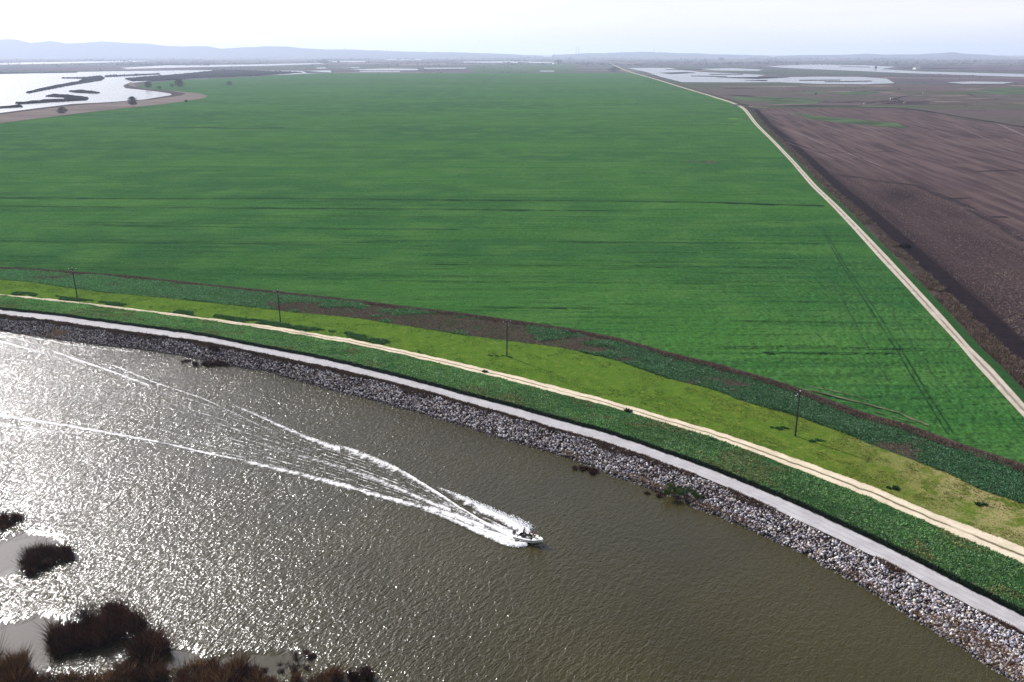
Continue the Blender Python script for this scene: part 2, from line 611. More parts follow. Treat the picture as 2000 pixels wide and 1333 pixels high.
def verge_mat():
    m = NT('yellow_green_grass')
    sx, sy, _ = m.sep()
    n = m.noise(0.05, 4.0, 0.6)
    mid = m.noise(0.35, 4.0, 0.65)
    f = m.noise(2.5, 4.0, 0.75)
    along = m.ramp(m.math('ADD', sx, m.math('MULTIPLY', m.math('SUBTRACT', n, 0.5), 110)), 15, 150)
    c = m.mix(m.ramp(mid, 0.35, 0.65), (0.054, 0.110, 0.012), (0.076, 0.130, 0.016))
    tan = m.mix(m.ramp(mid, 0.35, 0.65), (0.076, 0.100, 0.012), (0.128, 0.118, 0.024))
    c = m.mix(along, c, tan)
    dry = m.math('MULTIPLY', m.ramp(sx, 66, 100), m.ramp(m.noise(0.22, 4.0, 0.7), 0.38, 0.56))
    c = m.mix(m.math('MULTIPLY', dry, 0.85), c, (0.30, 0.235, 0.12))
    c = m.mix(m.ramp(f, 0.48, 0.66, 0, 0.7), c, (0.022, 0.045, 0.005))
    c = m.mix(m.ramp(m.noise(0.7, 4.0, 0.7), 0.56, 0.7, 0, 0.6), c, (0.16, 0.19, 0.04))
    return m.done(m.bsdf(c, 0.85, 0.0, m.bump(m.math('ADD', f, mid), 0.8, 0.25)))

def ground_under(name, a, b, sc=0.5):
    m = NT(name)
    f = m.noise(sc, 5.0, 0.7)
    g = m.noise(sc * 6, 3.0, 0.7)
    c = m.mix(m.ramp(f, 0.35, 0.65), a, b)
    c = m.mix(m.ramp(g, 0.5, 0.75, 0, 0.7), c, tuple(k * 0.35 for k in a))
    return m.done(m.bsdf(c, 0.9, 0.0, m.bump(g, 0.8, 0.2)))

def rock_mat():
    m = NT('riprap_rock')
    c = m.attr()
    f = m.noise(7.0, 4.0, 0.7)
    c = m.mix(m.ramp(f, 0.4, 0.75, 0, 0.55), c, (0.10, 0.09, 0.09))
    return m.done(m.bsdf(c, 0.8, 0.25, m.bump(f, 0.6, 0.05)))

WAVE, WROUGH = 0.62, 0.17
# calm patches: centre x, y, radii (world metres)
CALM = []
for (px, py, rx, ry) in ((20, 1085, 7.5, 9.0), (45, 1262, 9.0, 8.0), (330, 1288, 5.0, 3.0), (490, 1300, 9.0, 3.5)):
    c = P(px, py)
    CALM.append((float(c[0]), float(c[1]), rx, ry))

M = {}
M['water'] = water_mat()
M['lake'] = lake_mat()
M['foam'] = foam_mat()
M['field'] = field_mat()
M['plain'] = plain_mat()
M['road'] = road_mat()
M['dirt'] = track_mat('pale_dirt_track', (0.54, 0.46, 0.345), (0.44, 0.375, 0.275))
M['farm_road'] = track_mat('farm_road_dirt', (0.40, 0.355, 0.30), (0.32, 0.28, 0.225), (0.17, 0.14, 0.11), 0.5, 0.16)
M['verge'] = verge_mat()
M['weed_soil'] = ground_under('weed_soil', (0.014, 0.050, 0.016), (0.024, 0.066, 0.018))
M['dry_soil'] = ground_under('dry_soil', (0.070, 0.054, 0.048), (0.026, 0.066, 0.024), 0.12)
M['bank_soil'] = ground_under('bank_soil', (0.018, 0.013, 0.013), (0.034, 0.024, 0.020))
M['ditch_soil'] = ground_under('ditch_soil', (0.030, 0.022, 0.020), (0.055, 0.040, 0.034))
M['plough_dark'] = ground_under('wet_ploughed_soil', (0.011, 0.008, 0.011), (0.020, 0.014, 0.017), 0.3)
M['plough'] = plough_mat()
M['marsh'] = soil_mat('marsh_soil', (0.082, 0.056, 0.062), (0.050, 0.060, 0.034), (0.034, 0.023, 0.028), 0.006, 0.03, math.radians(2), 0.22, 0.3)
M['furrow'] = flat('furrow_dark_soil', (0.010, 0.035, 0.014), 0.9, 0.0)  # dark soil colour of the drainage furrows and tramlines
M['lake_bank'] = soil_mat('lake_bank_soil', (0.115, 0.092, 0.085), (0.165, 0.135, 0.12), (0.075, 0.060, 0.058), 0.03, 0.3, math.radians(-35), 0.2)
M['island'] = flat('dark_reed_bed', (0.008, 0.005, 0.007), 0.9, 0.0, 0.3, 0.08)
M['hill'] = flat('hill_scrub', (0.035, 0.040, 0.045), 0.9, 0.0, 0.2, 0.002)
M['pale_green'] = flat('young_crop', (0.045, 0.070, 0.034), 0.9, 0.0, 0.35, 0.02)
M['rock'] = rock_mat()
M['leaf'] = leaf_mat('weed_leaf', 0.22, spec=0.12)
M['reed'] = leaf_mat('reed_blade', 0.10, spec=0.0)
M['wood'] = flat('weathered_wood', (0.030, 0.023, 0.020), 0.85, 0.2, 0.3, 3.0)
M['ceramic'] = flat('pale_ceramic', (0.72, 0.72, 0.74), 0.2, 0.5)
M['steel'] = flat('galvanised_steel', (0.25, 0.26, 0.28), 0.5, 0.5, 0.1, 2.0)
M['bark'] = flat('bark', (0.045, 0.034, 0.030), 0.9, 0.0, 0.3, 2.0)

# ------------------------------------------------------------------ traced lines (photo pixels)
LW = curve([(0, 650), (80, 662), (140, 671), (184, 677), (260, 684), (340, 696), (400, 708), (470, 723), (520, 729), (560, 741), (620, 759), (660, 770), (710, 782), (760, 796), (800, 806), (870, 826), (920, 842), (980, 862), (1050, 882), (1100, 897), (1170, 922), (1200, 938), (1226, 944), (1260, 956), (1290, 968), (1320, 976), (1350, 994), (1400, 1014), (1460, 1038), (1500, 1056), (1540, 1074), (1580, 1094), (1620, 1116), (1660, 1137), (1720, 1174), (1780, 1213), (1840, 1248), (1900, 1287), (1960, 1327)], smooth=14, left=0.10, right=0.70)
LRN = curve([(0, 614), (100, 626), (200, 641), (300, 654), (400, 667), (500, 688), (600, 709), (700, 730), (800, 755), (900, 783), (1000, 812), (1100, 841), (1200, 869), (1300, 906), (1400, 943), (1500, 988), (1600, 1036), (1700, 1083), (1800, 1133), (1900, 1187), (2000, 1237)], smooth=70, left=0.09, right=0.55)
LRF = curve([(0, 605), (100, 615), (200, 629), (300, 642), (400, 656), (500, 677), (600, 695), (700, 717), (800, 742), (900, 769), (1000, 795), (1100, 823), (1200, 850), (1300, 885), (1400, 921), (1500, 962), (1600, 1006), (1700, 1053), (1800, 1102), (1900, 1154), (2000, 1204)], smooth=70, left=0.09, right=0.53)
LDN = curve([(0, 577), (100, 588), (200, 599), (300, 612), (400, 625), (500, 640), (600, 656), (700, 674), (800, 696), (900, 720), (1000, 745), (1100, 771), (1200, 797), (1300, 827), (1400, 858), (1500, 894), (1600, 934), (1700, 972), (1800, 1016), (1900, 1060), (2000, 1102)], smooth=60, left=0.10, right=0.44)
LDF = curve([(0, 574), (100, 584.5), (200, 595), (300, 608.5), (400, 621), (500, 633), (600, 648), (700, 665), (800, 686.5), (900, 709), (1000, 733), (1100, 758), (1200, 785), (1300, 813.5), (1400, 842), (1500, 876), (1600, 912), (1700, 947), (1800, 992), (1900, 1030), (2000, 1068)], smooth=60, left=0.10, right=0.42)
LYF = curve([(0, 546), (60, 551), (100, 557), (160, 566), (200, 571), (260, 576), (330, 583), (400, 590), (500, 601), (560, 609), (650, 617), (700, 622), (800, 638), (900, 654), (1000, 667), (1100, 680), (1200, 703), (1300, 738), (1400, 763), (1450, 784), (1560, 813), (1600, 829), (1650, 846), (1700, 868), (1800, 905), (1870, 932), (1900, 950), (1940, 965), (2000, 984)], smooth=20, left=0.09, right=0.36)
LTD = curve([(0, 525), (60, 528), (140, 534), (200, 538), (260, 543), (330, 551), (400, 559), (500, 569), (600, 580), (700, 591), (800, 604), (900, 616), (1000, 630), (1100, 645), (1200, 664), (1300, 693), (1400, 717), (1450, 732), (1500, 746), (1550, 763), (1600, 782), (1650, 801), (1700, 818), (1760, 833), (1800, 848), (1860, 870), (1900, 884), (1950, 900), (2000, 916)], smooth=30, left=0.06, right=0.33)
XRL = curve([(122, 1188), (130, 1203), (140, 1222), (154, 1276), (170, 1325), (177, 1350), (186, 1380), (204, 1437), (213, 1451), (243, 1473), (275, 1506), (317, 1545), (364, 1584), (400, 1622), (444, 1663), (507, 1719), (559, 1768), (606, 1810), (666, 1866), (716, 1908), (762, 1950), (816, 2000)], lo=110, hi=1300, smooth=12, right=0.95)
XRR = curve([(122, 1190), (130, 1206), (140, 1227), (154, 1281), (170, 1331), (177, 1356), (186, 1386), (204, 1445), (213, 1458), (243, 1480), (275, 1513), (317, 1554), (364, 1596), (400, 1635), (438, 1673), (496, 1729), (554, 1783), (613, 1838), (680, 1897), (718, 1937), (788, 2000)], lo=110, hi=1300, smooth=12, right=0.95)

def rough(A, amp, seed):
    return lambda q: A(q) + amp * (2 * fbm(np.asarray(q, float) * 0.05, np.asarray(q, float) * 0.0 + 0.5, seed, 4) - 1)
LRN, LRF = rough(LRN, 1.6, 301), rough(LRF, 1.3, 302)
LDN, LDF = rough(LDN, 2.2, 303), rough(LDF, 2.2, 304)

def strip_pts(A, za, B, zb, lo, hi, step, rows, zfun=None):
    q = np.arange(lo, hi + 1, step, dtype=float)
    a, b = P(q, A(q), za), P(q, B(q), zb)
    t = np.linspace(0, 1, rows)[:, None, None]
    return a[None] * (1 - t) + b[None] * t, q

def strip(name, A, za, B, zb, lo, hi, step, rows, mat, kind='structure', label=None, cat=None, prof=None, tint=False, jit=0.0):
    g, q = strip_pts(A, za, B, zb, lo, hi, step, rows)
    if prof is not None:
        g[..., 2] += np.asarray(prof)[:, None]
    if jit:
        g[..., 2] += jit * (fbm(g[..., 0] * 0.7, g[..., 1] * 0.7, 5) - 0.5)
    cols = None
    if tint:
        cols = np.repeat(np.linspace(0, 1, rows), g.shape[1])[:, None] * np.ones(3)
    f = grid_faces(rows, g.shape[1])
    o = mesh_np(name, g.reshape(-1, 3), f[:, ::-1] if g[1, 0, 1] < g[0, 0, 1] else f, mat, cols=cols, smooth=True)
    return tag(o, label, cat, None, kind)

def sample_strip(A, za, B, zb, lo, hi, n, t0=0.0, t1=1.0, near=0.0):
    """n random points of a strip, even in area; near > 0 leans the choice towards the camera"""
    q = np.arange(lo, hi + 1, 2.0)
    a, b = P(q, A(q), za), P(q, B(q), zb)
    mid = (a + b) / 2
    w = np.linalg.norm(np.diff(mid[:, :2], axis=0), axis=1) * np.linalg.norm((b - a)[:-1, :2], axis=1)
    if near:
        w = w * (150.0 / mid[:-1, 1].clip(60)) ** near
    i = rng.choice(len(w), n, p=w / w.sum())
    s = q[i] + rng.random(n) * 2.0
    t = t0 + (t1 - t0) * rng.random(n)
    aa, bb = P(s, A(s), za), P(s, B(s), zb)
    return aa * (1 - t[:, None]) + bb * t[:, None], s, t

# ------------------------------------------------------------------ ground, water, levee
ZC = 3.0                                     # levee crown
R = 42000.0
poly('ground', [(-R, -2000, -1.2), (R, -2000, -1.2), (R, R, -1.2), (-R, R, -1.2)], M['plain'], label='flat brown and green delta plain reaching the horizon', cat='ground', world=True)
q = np.arange(-900, 2900, 20.0)
wl = P(q, LW(q) - 8, 0.0)
outer = [tuple(p) for p in wl] + [(420, -260, 0), (-520, -260, 0)]
poly('river', outer, M['water'], label='muddy olive river with sun glitter and small ripples', cat='river', world=True)

strip('levee_bank', LW, -0.35, LRN, ZC, -900, 2900, 5, 9, M['bank_soil'], label='dark earth bank under the riprap beside the river', cat='bank', jit=0.3)
strip('levee_road', LRN, ZC + 0.02, LRF, ZC + 0.02, -900, 2900, 4, 13, M['road'], label='pale grey gravel road along the levee crown', cat='road', tint=True)
strip('levee_slope', LRF, ZC, LDN, 0.10, -900, 2900, 5, 9, M['weed_soil'], label='green landward slope of the levee below the gravel road', cat='slope', jit=0.25)
strip('dirt_track', LDN, 0.12, LDF, 0.12, -900, 2900, 4, 13, M['dirt'], label='cream two-rut dirt track at the foot of the levee', cat='track', tint=True)
strip('grass_strip', LDF, 0.10, LYF, 0.06, -900, 2900, 6, 9, M['verge'], label='yellow-green mown grass strip between the dirt track and weeds', cat='grass strip', jit=0.12)
strip('weed_ground', LYF, 0.05, LTD, 0.02, -900, 2500, 6, 7, M['dry_soil'], label='brown and green weedy ground beside the field ditch', cat='ground', jit=0.25)

# main crop field: a finely tessellated crop surface, its rows ruffled by the wind
def crop_field():
    qq = np.arange(-900, 2300, 2.0)
    td = np.maximum.accumulate(LTD(qq))
    fb = curve([(143, 640), (147, 560), (151, 480), (155, 405), (159, 330), (163, 285), (169, 264), (173, 285), (178, 335), (182, 385), (187, 406), (192, 399), (200, 350), (211, 245), (228, 105), (241, 0), (352, -900)], lo=140, hi=1300, smooth=0)
    ys = np.concatenate([np.arange(143, 240, 1.5), np.arange(240, 400, 1.1), np.arange(400, 954, 0.9)])
    xl = np.where(ys < 352, fb(ys), -900.0)
    xl = np.where(ys > td[0] , np.interp(ys + 0.5, td, qq), xl)
    xr = XRL(ys) + 1.0
    xl = np.minimum(xl, xr - 0.5)
    nc = 1050
    u = np.linspace(0, 1, nc)
    X = xl[:, None] * (1 - u) + xr[:, None] * u
    Y = np.repeat(ys[:, None], nc, 1)
    g = P(X, Y, 0.0)
    x, y = g[..., 0], g[..., 1]
    k = 0.30 * (fbm(x * 0.55, y * 0.40, 101, 2) - 0.5) + 0.22 * (vnoise(x * 1.3, y * 0.9, 103) - 0.5)
    k = k + 0.22 * (fbm(x * 0.035, y * 0.55, 105, 2) - 0.5)
    edge = np.minimum(1, np.minimum(u, 1 - u) * 60)[None, :]
    g[..., 2] = -0.17 + k * edge * 1.25
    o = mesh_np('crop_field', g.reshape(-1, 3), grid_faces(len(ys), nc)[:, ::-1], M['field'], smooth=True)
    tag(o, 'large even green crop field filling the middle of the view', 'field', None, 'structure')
crop_field()

def ditch_strip(name, A, w0, w1, depth, lo, hi, mat, label, step=6):
    q = np.arange(lo, hi + 1, step, dtype=float)
    c = P(q, A(q), 0.0)
    t = np.gradient(c[:, :2], axis=0)
    t /= np.linalg.norm(t, axis=1)[:, None]
    nrm = np.stack([-t[:, 1], t[:, 0]], -1)
    rows = []
    for s, z in ((-1, 0.04), (-0.5, -depth), (0.4, -depth), (1, 0.3)):
        r = c.copy()
        wdt = w0 + (w1 - w0) * (q - lo) / (hi - lo)
        r[:, :2] += nrm * (s * wdt)[:, None]
        r[:, 2] = z
        rows.append(r)
    g = np.stack(rows)
    o = mesh_np(name, g.reshape(-1, 3), grid_faces(4, len(q)), mat)
    return tag(o, label, 'ditch', None, 'structure')

ditch_strip('field_ditch', LTD, 1.6, 1.9, -0.05, -900, 2300, M['ditch_soil'], 'dark drainage ditch along the near edge of the crop field')

# farm road and its ditch on the right
def strip_y(name, XA, XB, ylo, yhi, step, rows, mat, z, label, cat, tint=False, prof=None):
    y = np.concatenate([np.arange(ylo, 240, min(step, 1.5)), np.arange(240, yhi + 1, step)])
    a, b = P(XA(y), y, z), P(XB(y), y, z)
    t = np.linspace(0, 1, rows)[:, None, None]
    g = a[None] * (1 - t) + b[None] * t
    if prof is not None:
        g[..., 2] += np.asarray(prof)[:, None]
    cols = np.repeat(np.linspace(0, 1, rows), len(y))[:, None] * np.ones(3) if tint else None
    o = mesh_np(name, g.reshape(-1, 3), grid_faces(rows, len(y)), mat, cols=cols)
    return tag(o, label, cat, None, 'structure')

off = lambda k: (lambda y: XRR(y) + k * (y - 104.0))
strip_y('farm_road', XRL, XRR, 123, 1150, 6, 13, M['farm_road'], 0.10, 'pale straight farm road along the right edge of the crop field', 'road', True)
strip_y('road_verge', off(0.0), off(0.036), 150, 1150, 6, 3, M['weed_soil'], 0.06, 'narrow green verge beside the farm road', 'verge')
strip_y('roadside_ditch', off(0.034), off(0.115), 150, 1150, 6, 5, M['ditch_soil'], 0.05, 'brown reedy ditch between the farm road and ploughed land', 'ditch', prof=(0.0, 0.7, 0.2, 0.5, 0.0))
strip_y('dark_headland', off(0.110), off(0.20), 214, 1150, 6, 3, M['plough_dark'], 0.045, 'dark wet headland strip along the ploughed field', 'field')

# ploughed land, marsh and pools on the right
def ploughed_field():
    ytop = lambda x: np.interp(x, [1480, 1600, 1740, 1800, 1920, 2000, 2900], [212, 210, 211, 217, 238, 249, 370])
    vv = np.linspace(0, 1, 620) ** 1.5
    nc = 560
    bx = np.linspace(0, 1, nc) ** 1.3
    xs = 1484 + (3400 - 1484) * bx                     # columns run in depth from the headland to the far ditch
    yb = np.array([np.interp(x, *(lambda yy_: (off(0.16)(yy_), yy_))(np.arange(205, 1290, 4.0))) for x in xs])
    yb = np.maximum(yb, ytop(xs) + 0.5)
    X = np.repeat(xs[None], len(vv), 0)
    Y = ytop(xs)[None] * (1 - vv[:, None]) + yb[None] * vv[:, None]
    g = P(X, Y, 0.0)
    x, y = g[..., 0], g[..., 1]
    line = np.interp(X, [1560, 1606, 1640, 1690, 1740, 1790, 1840, 1870, 1890, 1930, 1960, 2010, 2200, 2900], [330, 338, 341, 349, 352, 363, 382, 392, 408, 428, 446, 476, 560, 860])
    wet = 1 / (1 + np.exp(-(Y - line) / (10 + 0.03 * (Y - 200))))
    wet = wet * (0.75 + 0.5 * (fbm(x * 0.020, y * 0.012, 201, 3) - 0.35))
    near = np.clip(1 - (X - off(0.16)(Y)) / (14 + 0.15 * (Y - 200)), 0, 1)
    dark = np.clip(near * 1.1 + 0.9 * np.exp(-(((X - 1760) / 40) ** 2 + ((Y - 382) / 14) ** 2)), 0, 1)
    k = 0.34 * (fbm(x * 0.9, y * 0.5, 203, 2) - 0.5) + 0.22 * (vnoise(x * 1.9, y * 1.1, 205) - 0.5)
    g[..., 2] = -0.16 + k * (0.35 + 0.75 * wet)
    c = np.stack([wet.clip(0, 1), dark, 0 * wet], -1).reshape(-1, 3)
    o = mesh_np('ploughed_field', g.reshape(-1, 3), grid_faces(len(vv), nc), M['plough'], cols=c, smooth=True)
    tag(o, 'mauve brown ploughed field right of the farm road, darker and cloddy in its near part', 'field', None, 'structure')
ploughed_field()
poly('marsh', [(1300, 163), (1340, 163), (1440, 163), (1600, 166), (1748, 165), (1990, 166), (2900, 175), (2900, 372), (2000, 250), (1920, 239), (1800, 218), (1740, 212), (1600, 211), (1480, 213), (1452, 209)], M['marsh'], label='mauve marshland behind the ploughed field', cat='marsh', z=-0.1)
poly('green_wedge', [(1544, 219), (1600, 227), (1680, 234), (1750, 240), (1776, 250), (1755, 250), (1700, 245), (1640, 240), (1580, 233)], M['pale_green'], label='green wedge of grass in the far ploughed field', cat='grass', z=0.05)
for k, pts in enumerate(([(1428, 190), (1480, 190), (1600, 194), (1610, 198), (1500, 199), (1440, 196)], [(1632, 181), (1690, 178), (1720, 180), (1690, 186), (1640, 186)], [(1890, 180), (1960, 172), (2100, 172), (2100, 184), (1960, 186)], [(1500, 200), (1600, 200), (1590, 204), (1510, 204)])):
    poly('green_patch', pts, M['pale_green'], label='thin green patch of grass in the marsh', cat='grass', z=0.05)
for pts in ([(920, 127), (1040, 126), (1120, 125), (1130, 141), (1000, 142), (925, 142)], [(1280, 131), (1340, 130), (1380, 132), (1300, 133)]):
    poly('far_crop', pts, M['pale_green'], label='distant pale green crop block beyond the main field', cat='field', z=-0.4)

LAKE = [(-900, 335), (0, 221), (70, 212), (140, 203.5), (210, 200), (280, 195), (336, 186), (332, 182.5), (290, 177), (245, 172.7), (241, 168.5), (252, 163), (301, 158), (378, 154.5), (455, 150), (560, 146), (647, 142), (595, 139), (507, 138), (390, 137.5), (224, 139.5), (150, 141), (0, 143), (-900, 150)]
POOLS = [LAKE,
         [(0, 123), (120, 121.5), (252, 119), (300, 119.5), (252, 121.5), (120, 124.5), (0, 126.5), (-600, 128), (-600, 125)],
         [(235, 133), (325, 128), (480, 126.5), (630, 123.5), (632, 125), (520, 129), (390, 131.5), (250, 135)],
         [(616, 132.5), (700, 131.5), (705, 133), (622, 134.5)],
         [(757, 115.5), (824, 116), (822, 118), (757, 117.5)],
         [(649, 120), (715, 119.5), (713, 122), (650, 121.6)],
         [(635, 132), (687, 131), (685, 133), (638, 134)],
         [(590, 139), (645, 138), (648, 142), (600, 143)],
         [(680, 136), (760, 134), (817, 135), (815, 137.5), (720, 138)],
         [(700, 139.5), (782, 139.5), (780, 141), (704, 141)],
         [(827, 133), (911, 132.5), (908, 134.5), (830, 135)],
         [(1055, 138.5), (1083, 138.5), (1083, 140.2), (1055, 140)],
         [(904, 121), (1000, 120), (1086, 122), (1080, 123.5), (960, 123), (905, 122.5)],
         [(1224, 133), (1308, 133), (1330, 137), (1368, 141), (1440, 144), (1496, 147), (1480, 150), (1492, 153), (1540, 151), (1600, 150), (1680, 150.5), (1732, 154), (1748, 163), (1690, 165), (1600, 164.5), (1520, 161), (1440, 161.5), (1332, 161), (1292, 151), (1262, 141)],
         [(1368, 135), (1430, 133.5), (1492, 136.5), (1480, 139), (1400, 138)],
         [(1496, 130), (1560, 127), (1600, 126), (1690, 128), (1752, 131), (1720, 135.5), (1800, 140), (2000, 145), (2600, 160), (2600, 169), (2000, 151), (1880, 147), (1760, 143), (1660, 138.5), (1540, 133.5)],
         [(1848, 161), (1900, 159.5), (1980, 161), (1960, 164), (1880, 164)]]
for k, pts in enumerate(POOLS):
    poly('lake' if k == 0 else 'pool', pts, M['lake'], label='wide pale lake with dark reed islands' if k == 0 else 'distant pale sheet of flooded ground', cat='lake' if k == 0 else 'pool', z=-0.3)

def slab(name, pts, mat, h, label, cat, kind='structure', rough=0.5, n=1):
    """raised land patch: photo outline, flat top with a jagged edge"""
    w = P([p[0] for p in pts], [p[1] for p in pts], -0.3)
    # densify
    d = []
    for a, b in zip(w, np.roll(w, -1, 0)):
        k = max(1, int(np.linalg.norm(b - a) / 14))
        for i in range(k):
            d.append(a + (b - a) * i / k)
    d = np.array(d)
    c = d.mean(0)
    d[:, :2] += rng.normal(0, rough * 2.0, (len(d), 2))
    top = d.copy()
    top[:, 2] = h * (0.6 + 0.8 * rng.random(len(d)))
    import bmesh
    bm = bmesh.new()
    vb = [bm.verts.new(p) for p in d.tolist()]
    vt = [bm.verts.new(p) for p in top.tolist()]
    L = len(d)
    for i in range(L):
        bm.faces.new((vb[i], vb[(i + 1) % L], vt[(i + 1) % L], vt[i]))
    f = bm.faces.new(vt)
    bmesh.ops.triangulate(bm, faces=[f])
    bmesh.ops.recalc_face_normals(bm, faces=bm.faces)
    me = bpy.data.meshes.new(name)
    bm.to_mesh(me)
    bm.free()
    me.materials.append(mat)
    o = bpy.data.objects.new(name, me)
    COL.objects.link(o)
    return tag(o, label, cat, None, kind)

ISL = [([(52, 181), (105, 168.5), (154, 160), (165, 154), (122, 153.6), (124, 152.6), (168, 152), (196, 149), (203, 153), (196, 158), (150, 165), (101, 174), (56, 182.5)], 'long narrow dark reed island slanting across the lake'),
       ([(245, 154.5), (280, 151), (350, 146), (410, 140), (437, 137), (504, 139), (591, 142), (525, 147), (420, 151.5), (315, 157.5), (259, 159)], 'broad dark reed island along the lake far shore'),
       ([(206, 149), (308, 144.6), (310, 146), (208, 151)], 'thin strip of dark reeds behind the slanting island'),
       ([(31, 202), (87, 197), (126, 195), (129, 191), (91, 189), (105, 185.5), (133, 187), (171, 192), (168, 196), (105, 200), (38, 204)], 'hooked dark reed island near the lake shore'),
       ([(136, 179), (157, 177), (194, 181.5), (189, 183), (150, 181.5)], 'small dark reed islet in the middle of the lake'),
       ([(-60, 213), (0, 210), (38, 207), (42, 209.5), (0, 212), (-60, 217)], 'dark reed spit entering from the lake edge'),
       ([(0, 143.5), (100, 142), (150, 141), (150, 142.4), (60, 143.8), (0, 145)], 'faint low reed strip at the far lake shore')]
for pts, lab in ISL:
    slab('reed_island', pts, M['island'], 1.6, lab, 'island')
for pts in ([(1300, 136), (1370, 136.5), (1372, 137.3), (1302, 136.8)], [(1385, 145.5), (1450, 145), (1452, 146), (1390, 146.6)], [(1560, 157), (1640, 156.5), (1642, 157.6), (1562, 158)], [(1350, 148.5), (1420, 149.5), (1418, 150.6), (1350, 149.4)], [(1610, 160), (1700, 158.5), (1702, 159.6), (1612, 161)], [(1640, 129.5), (1700, 131.5), (1698, 132.2), (1640, 130.2)], [(1290, 143), (1340, 141.5), (1360, 143), (1310, 145)], [(1400, 152), (1490, 151), (1540, 152), (1480, 154.5)], [(1455, 157.5), (1500, 157), (1496, 159)]):
    slab('mud_bar', pts, M['island'], 0.5, 'low dark mud bar in the flooded ground by the farm road', 'mud bar')

# lake levee
la = [(-900, 335), (0, 221), (70, 212), (140, 203.5), (210, 200), (280, 195), (330, 188), (338, 184), (300, 178), (262, 174), (243, 170), (241, 167), (252, 162.5)]
lb = [(-900, 352), (0, 241), (80, 231), (160, 221), (240, 212), (330, 202.5), (399, 192), (406, 187), (385, 182.5), (335, 178.5), (290, 174), (266, 170), (262, 163)]
wa, wb_ = P([p[0] for p in la], [p[1] for p in la], -0.3), P([p[0] for p in lb], [p[1] for p in lb], 0.0)
t = np.linspace(0, len(la) - 1, 90)
ra = np.stack([np.interp(t, np.arange(len(la)), wa[:, k]) for k in range(3)], -1)
rb = np.stack([np.interp(t, np.arange(len(lb)), wb_[:, k]) for k in range(3)], -1)
g = np.stack([ra, ra * 0.62 + rb * 0.38, ra * 0.45 + rb * 0.55, rb])
g[1, :, 2] = 2.4
g[2, :, 2] = 2.2
g[3, :, 2] = 0.05
M['lake_slope'] = ground_under('lake_slope_soil', (0.040, 0.030, 0.032), (0.060, 0.046, 0.042), 0.1)
tag(mesh_np('lake_levee', g.reshape(-1, 3), grid_faces(4, 90), None, mats=[M['lake_slope'], M['lake_bank']], midx=np.repeat([0, 1, 1], 89)), 'curving bare tan levee between the lake and the crop field', 'levee', None, 'structure')

# dark furrows across the fields
def furrow(pts, wm, z=0.10, name='drainage_furrow', mat=None, label='thin dark drainage furrow across the crop field', cat='furrow', wig=0.0):
    x = np.array([p[0] for p in pts], float)
    y = np.array([p[1] for p in pts], float)
    n = max(8, int(np.abs(x[-1] - x[0]) / 8 + np.abs(y[-1] - y[0]) / 4))
    tt = np.linspace(0, len(pts) - 1, n)
    c = P(np.interp(tt, np.arange(len(pts)), x), np.interp(tt, np.arange(len(pts)), y), z)
    tn = np.gradient(c[:, :2], axis=0)
    tn /= np.linalg.norm(tn, axis=1)[:, None] + 1e-9
    nm = np.stack([-tn[:, 1], tn[:, 0]], -1)
    ww = wm * (0.45 + 1.1 * vnoise(np.arange(n) * 0.35, 0 * tt, int(x[0]) + int(y[0])))
    ww[0] = ww[-1] = wm * 0.05
    a, b = c.copy(), c.copy()
    if wig:
        sh = wig * (fbm(np.arange(n) * 0.2, 0 * tt, int(y[0]) + 3) - 0.5)
        a[:, :2] += nm * sh[:, None]
        b[:, :2] += nm * sh[:, None]
    a[:, :2] += nm * ww[:, None] / 2
    b[:, :2] -= nm * ww[:, None] / 2
    o = mesh_np(name, np.concatenate([a, b]), grid_faces(2, n), mat or M['furrow'])
    return tag(o, label, cat, None, 'structure')

for pts, w in (([(-60, 386), (300, 388), (500, 387), (800, 390), (1100, 392), (1400, 395)], 1.8), ([(1390, 395), (1500, 399), (1612, 402)], 3.2), ([(430, 167), (640, 165), (800, 163), (1060, 161.5)], 16), ([(1060, 162), (1220, 161.5)], 8),
               ([(940, 162), (955, 156), (970, 146)], 5), ([(300, 251), (380, 249), (480, 251), (560, 250)], 5), ([(480, 406), (800, 408), (1000, 410), (1260, 412)], 1.2), ([(380, 196), (470, 193), (700, 192)], 6),
               ([(-40, 402), (300, 405), (640, 408)], 1.0), ([(600, 226), (700, 225), (800, 226)], 4),
               ([(1500, 587), (1640, 590), (1720, 590)], 0.3), ([(1420, 626), (1700, 630), (1760, 631)], 0.4), ([(1400, 677), (1650, 679), (1810, 681)], 0.4), ([(-40, 470), (300, 474), (700, 478)], 0.7), ([(200, 440), (600, 446), (900, 448)], 0.8)):
    furrow(pts, w)
M['row_gap'] = flat('crop_row_gap_soil', (0.012, 0.046, 0.015), 0.9, 0.0)
for k in range(46):
    y0 = 400 + 300 * rng.random() ** 1.3
    x0 = -150 + 1900 * rng.random()
    L = 150 + 800 * rng.random() ** 2
    xe = float(XRL(y0)) - 25
    if x0 + L > xe or y0 > LTD(x0) - 6:
        continue
    furrow([(x0, y0), (x0 + L / 2, y0 + 0.004 * L), (x0 + L, y0 + 0.008 * L)], 0.25 + 0.5 * rng.random() ** 2, 0.12, 'crop_row_gap', M['row_gap'], 'thin dark gap between crop rows', 'furrow', wig=0.3)
for dx in (0, 9):
    furrow([(1600 + dx * 0.5, 440), (1640 + dx * 0.7, 512), (1690 + dx, 590), (1748 + dx * 1.1, 680), (1800 + dx * 1.2, 768), (1850 + dx * 1.3, 848)], 0.22, 0.10, 'tractor_tramline', label='twin dark tractor tramline running down the crop field', cat='tramline')
M['tram_pale'] = flat('thin_crop', (0.030, 0.075, 0.028), 0.9, 0.0)
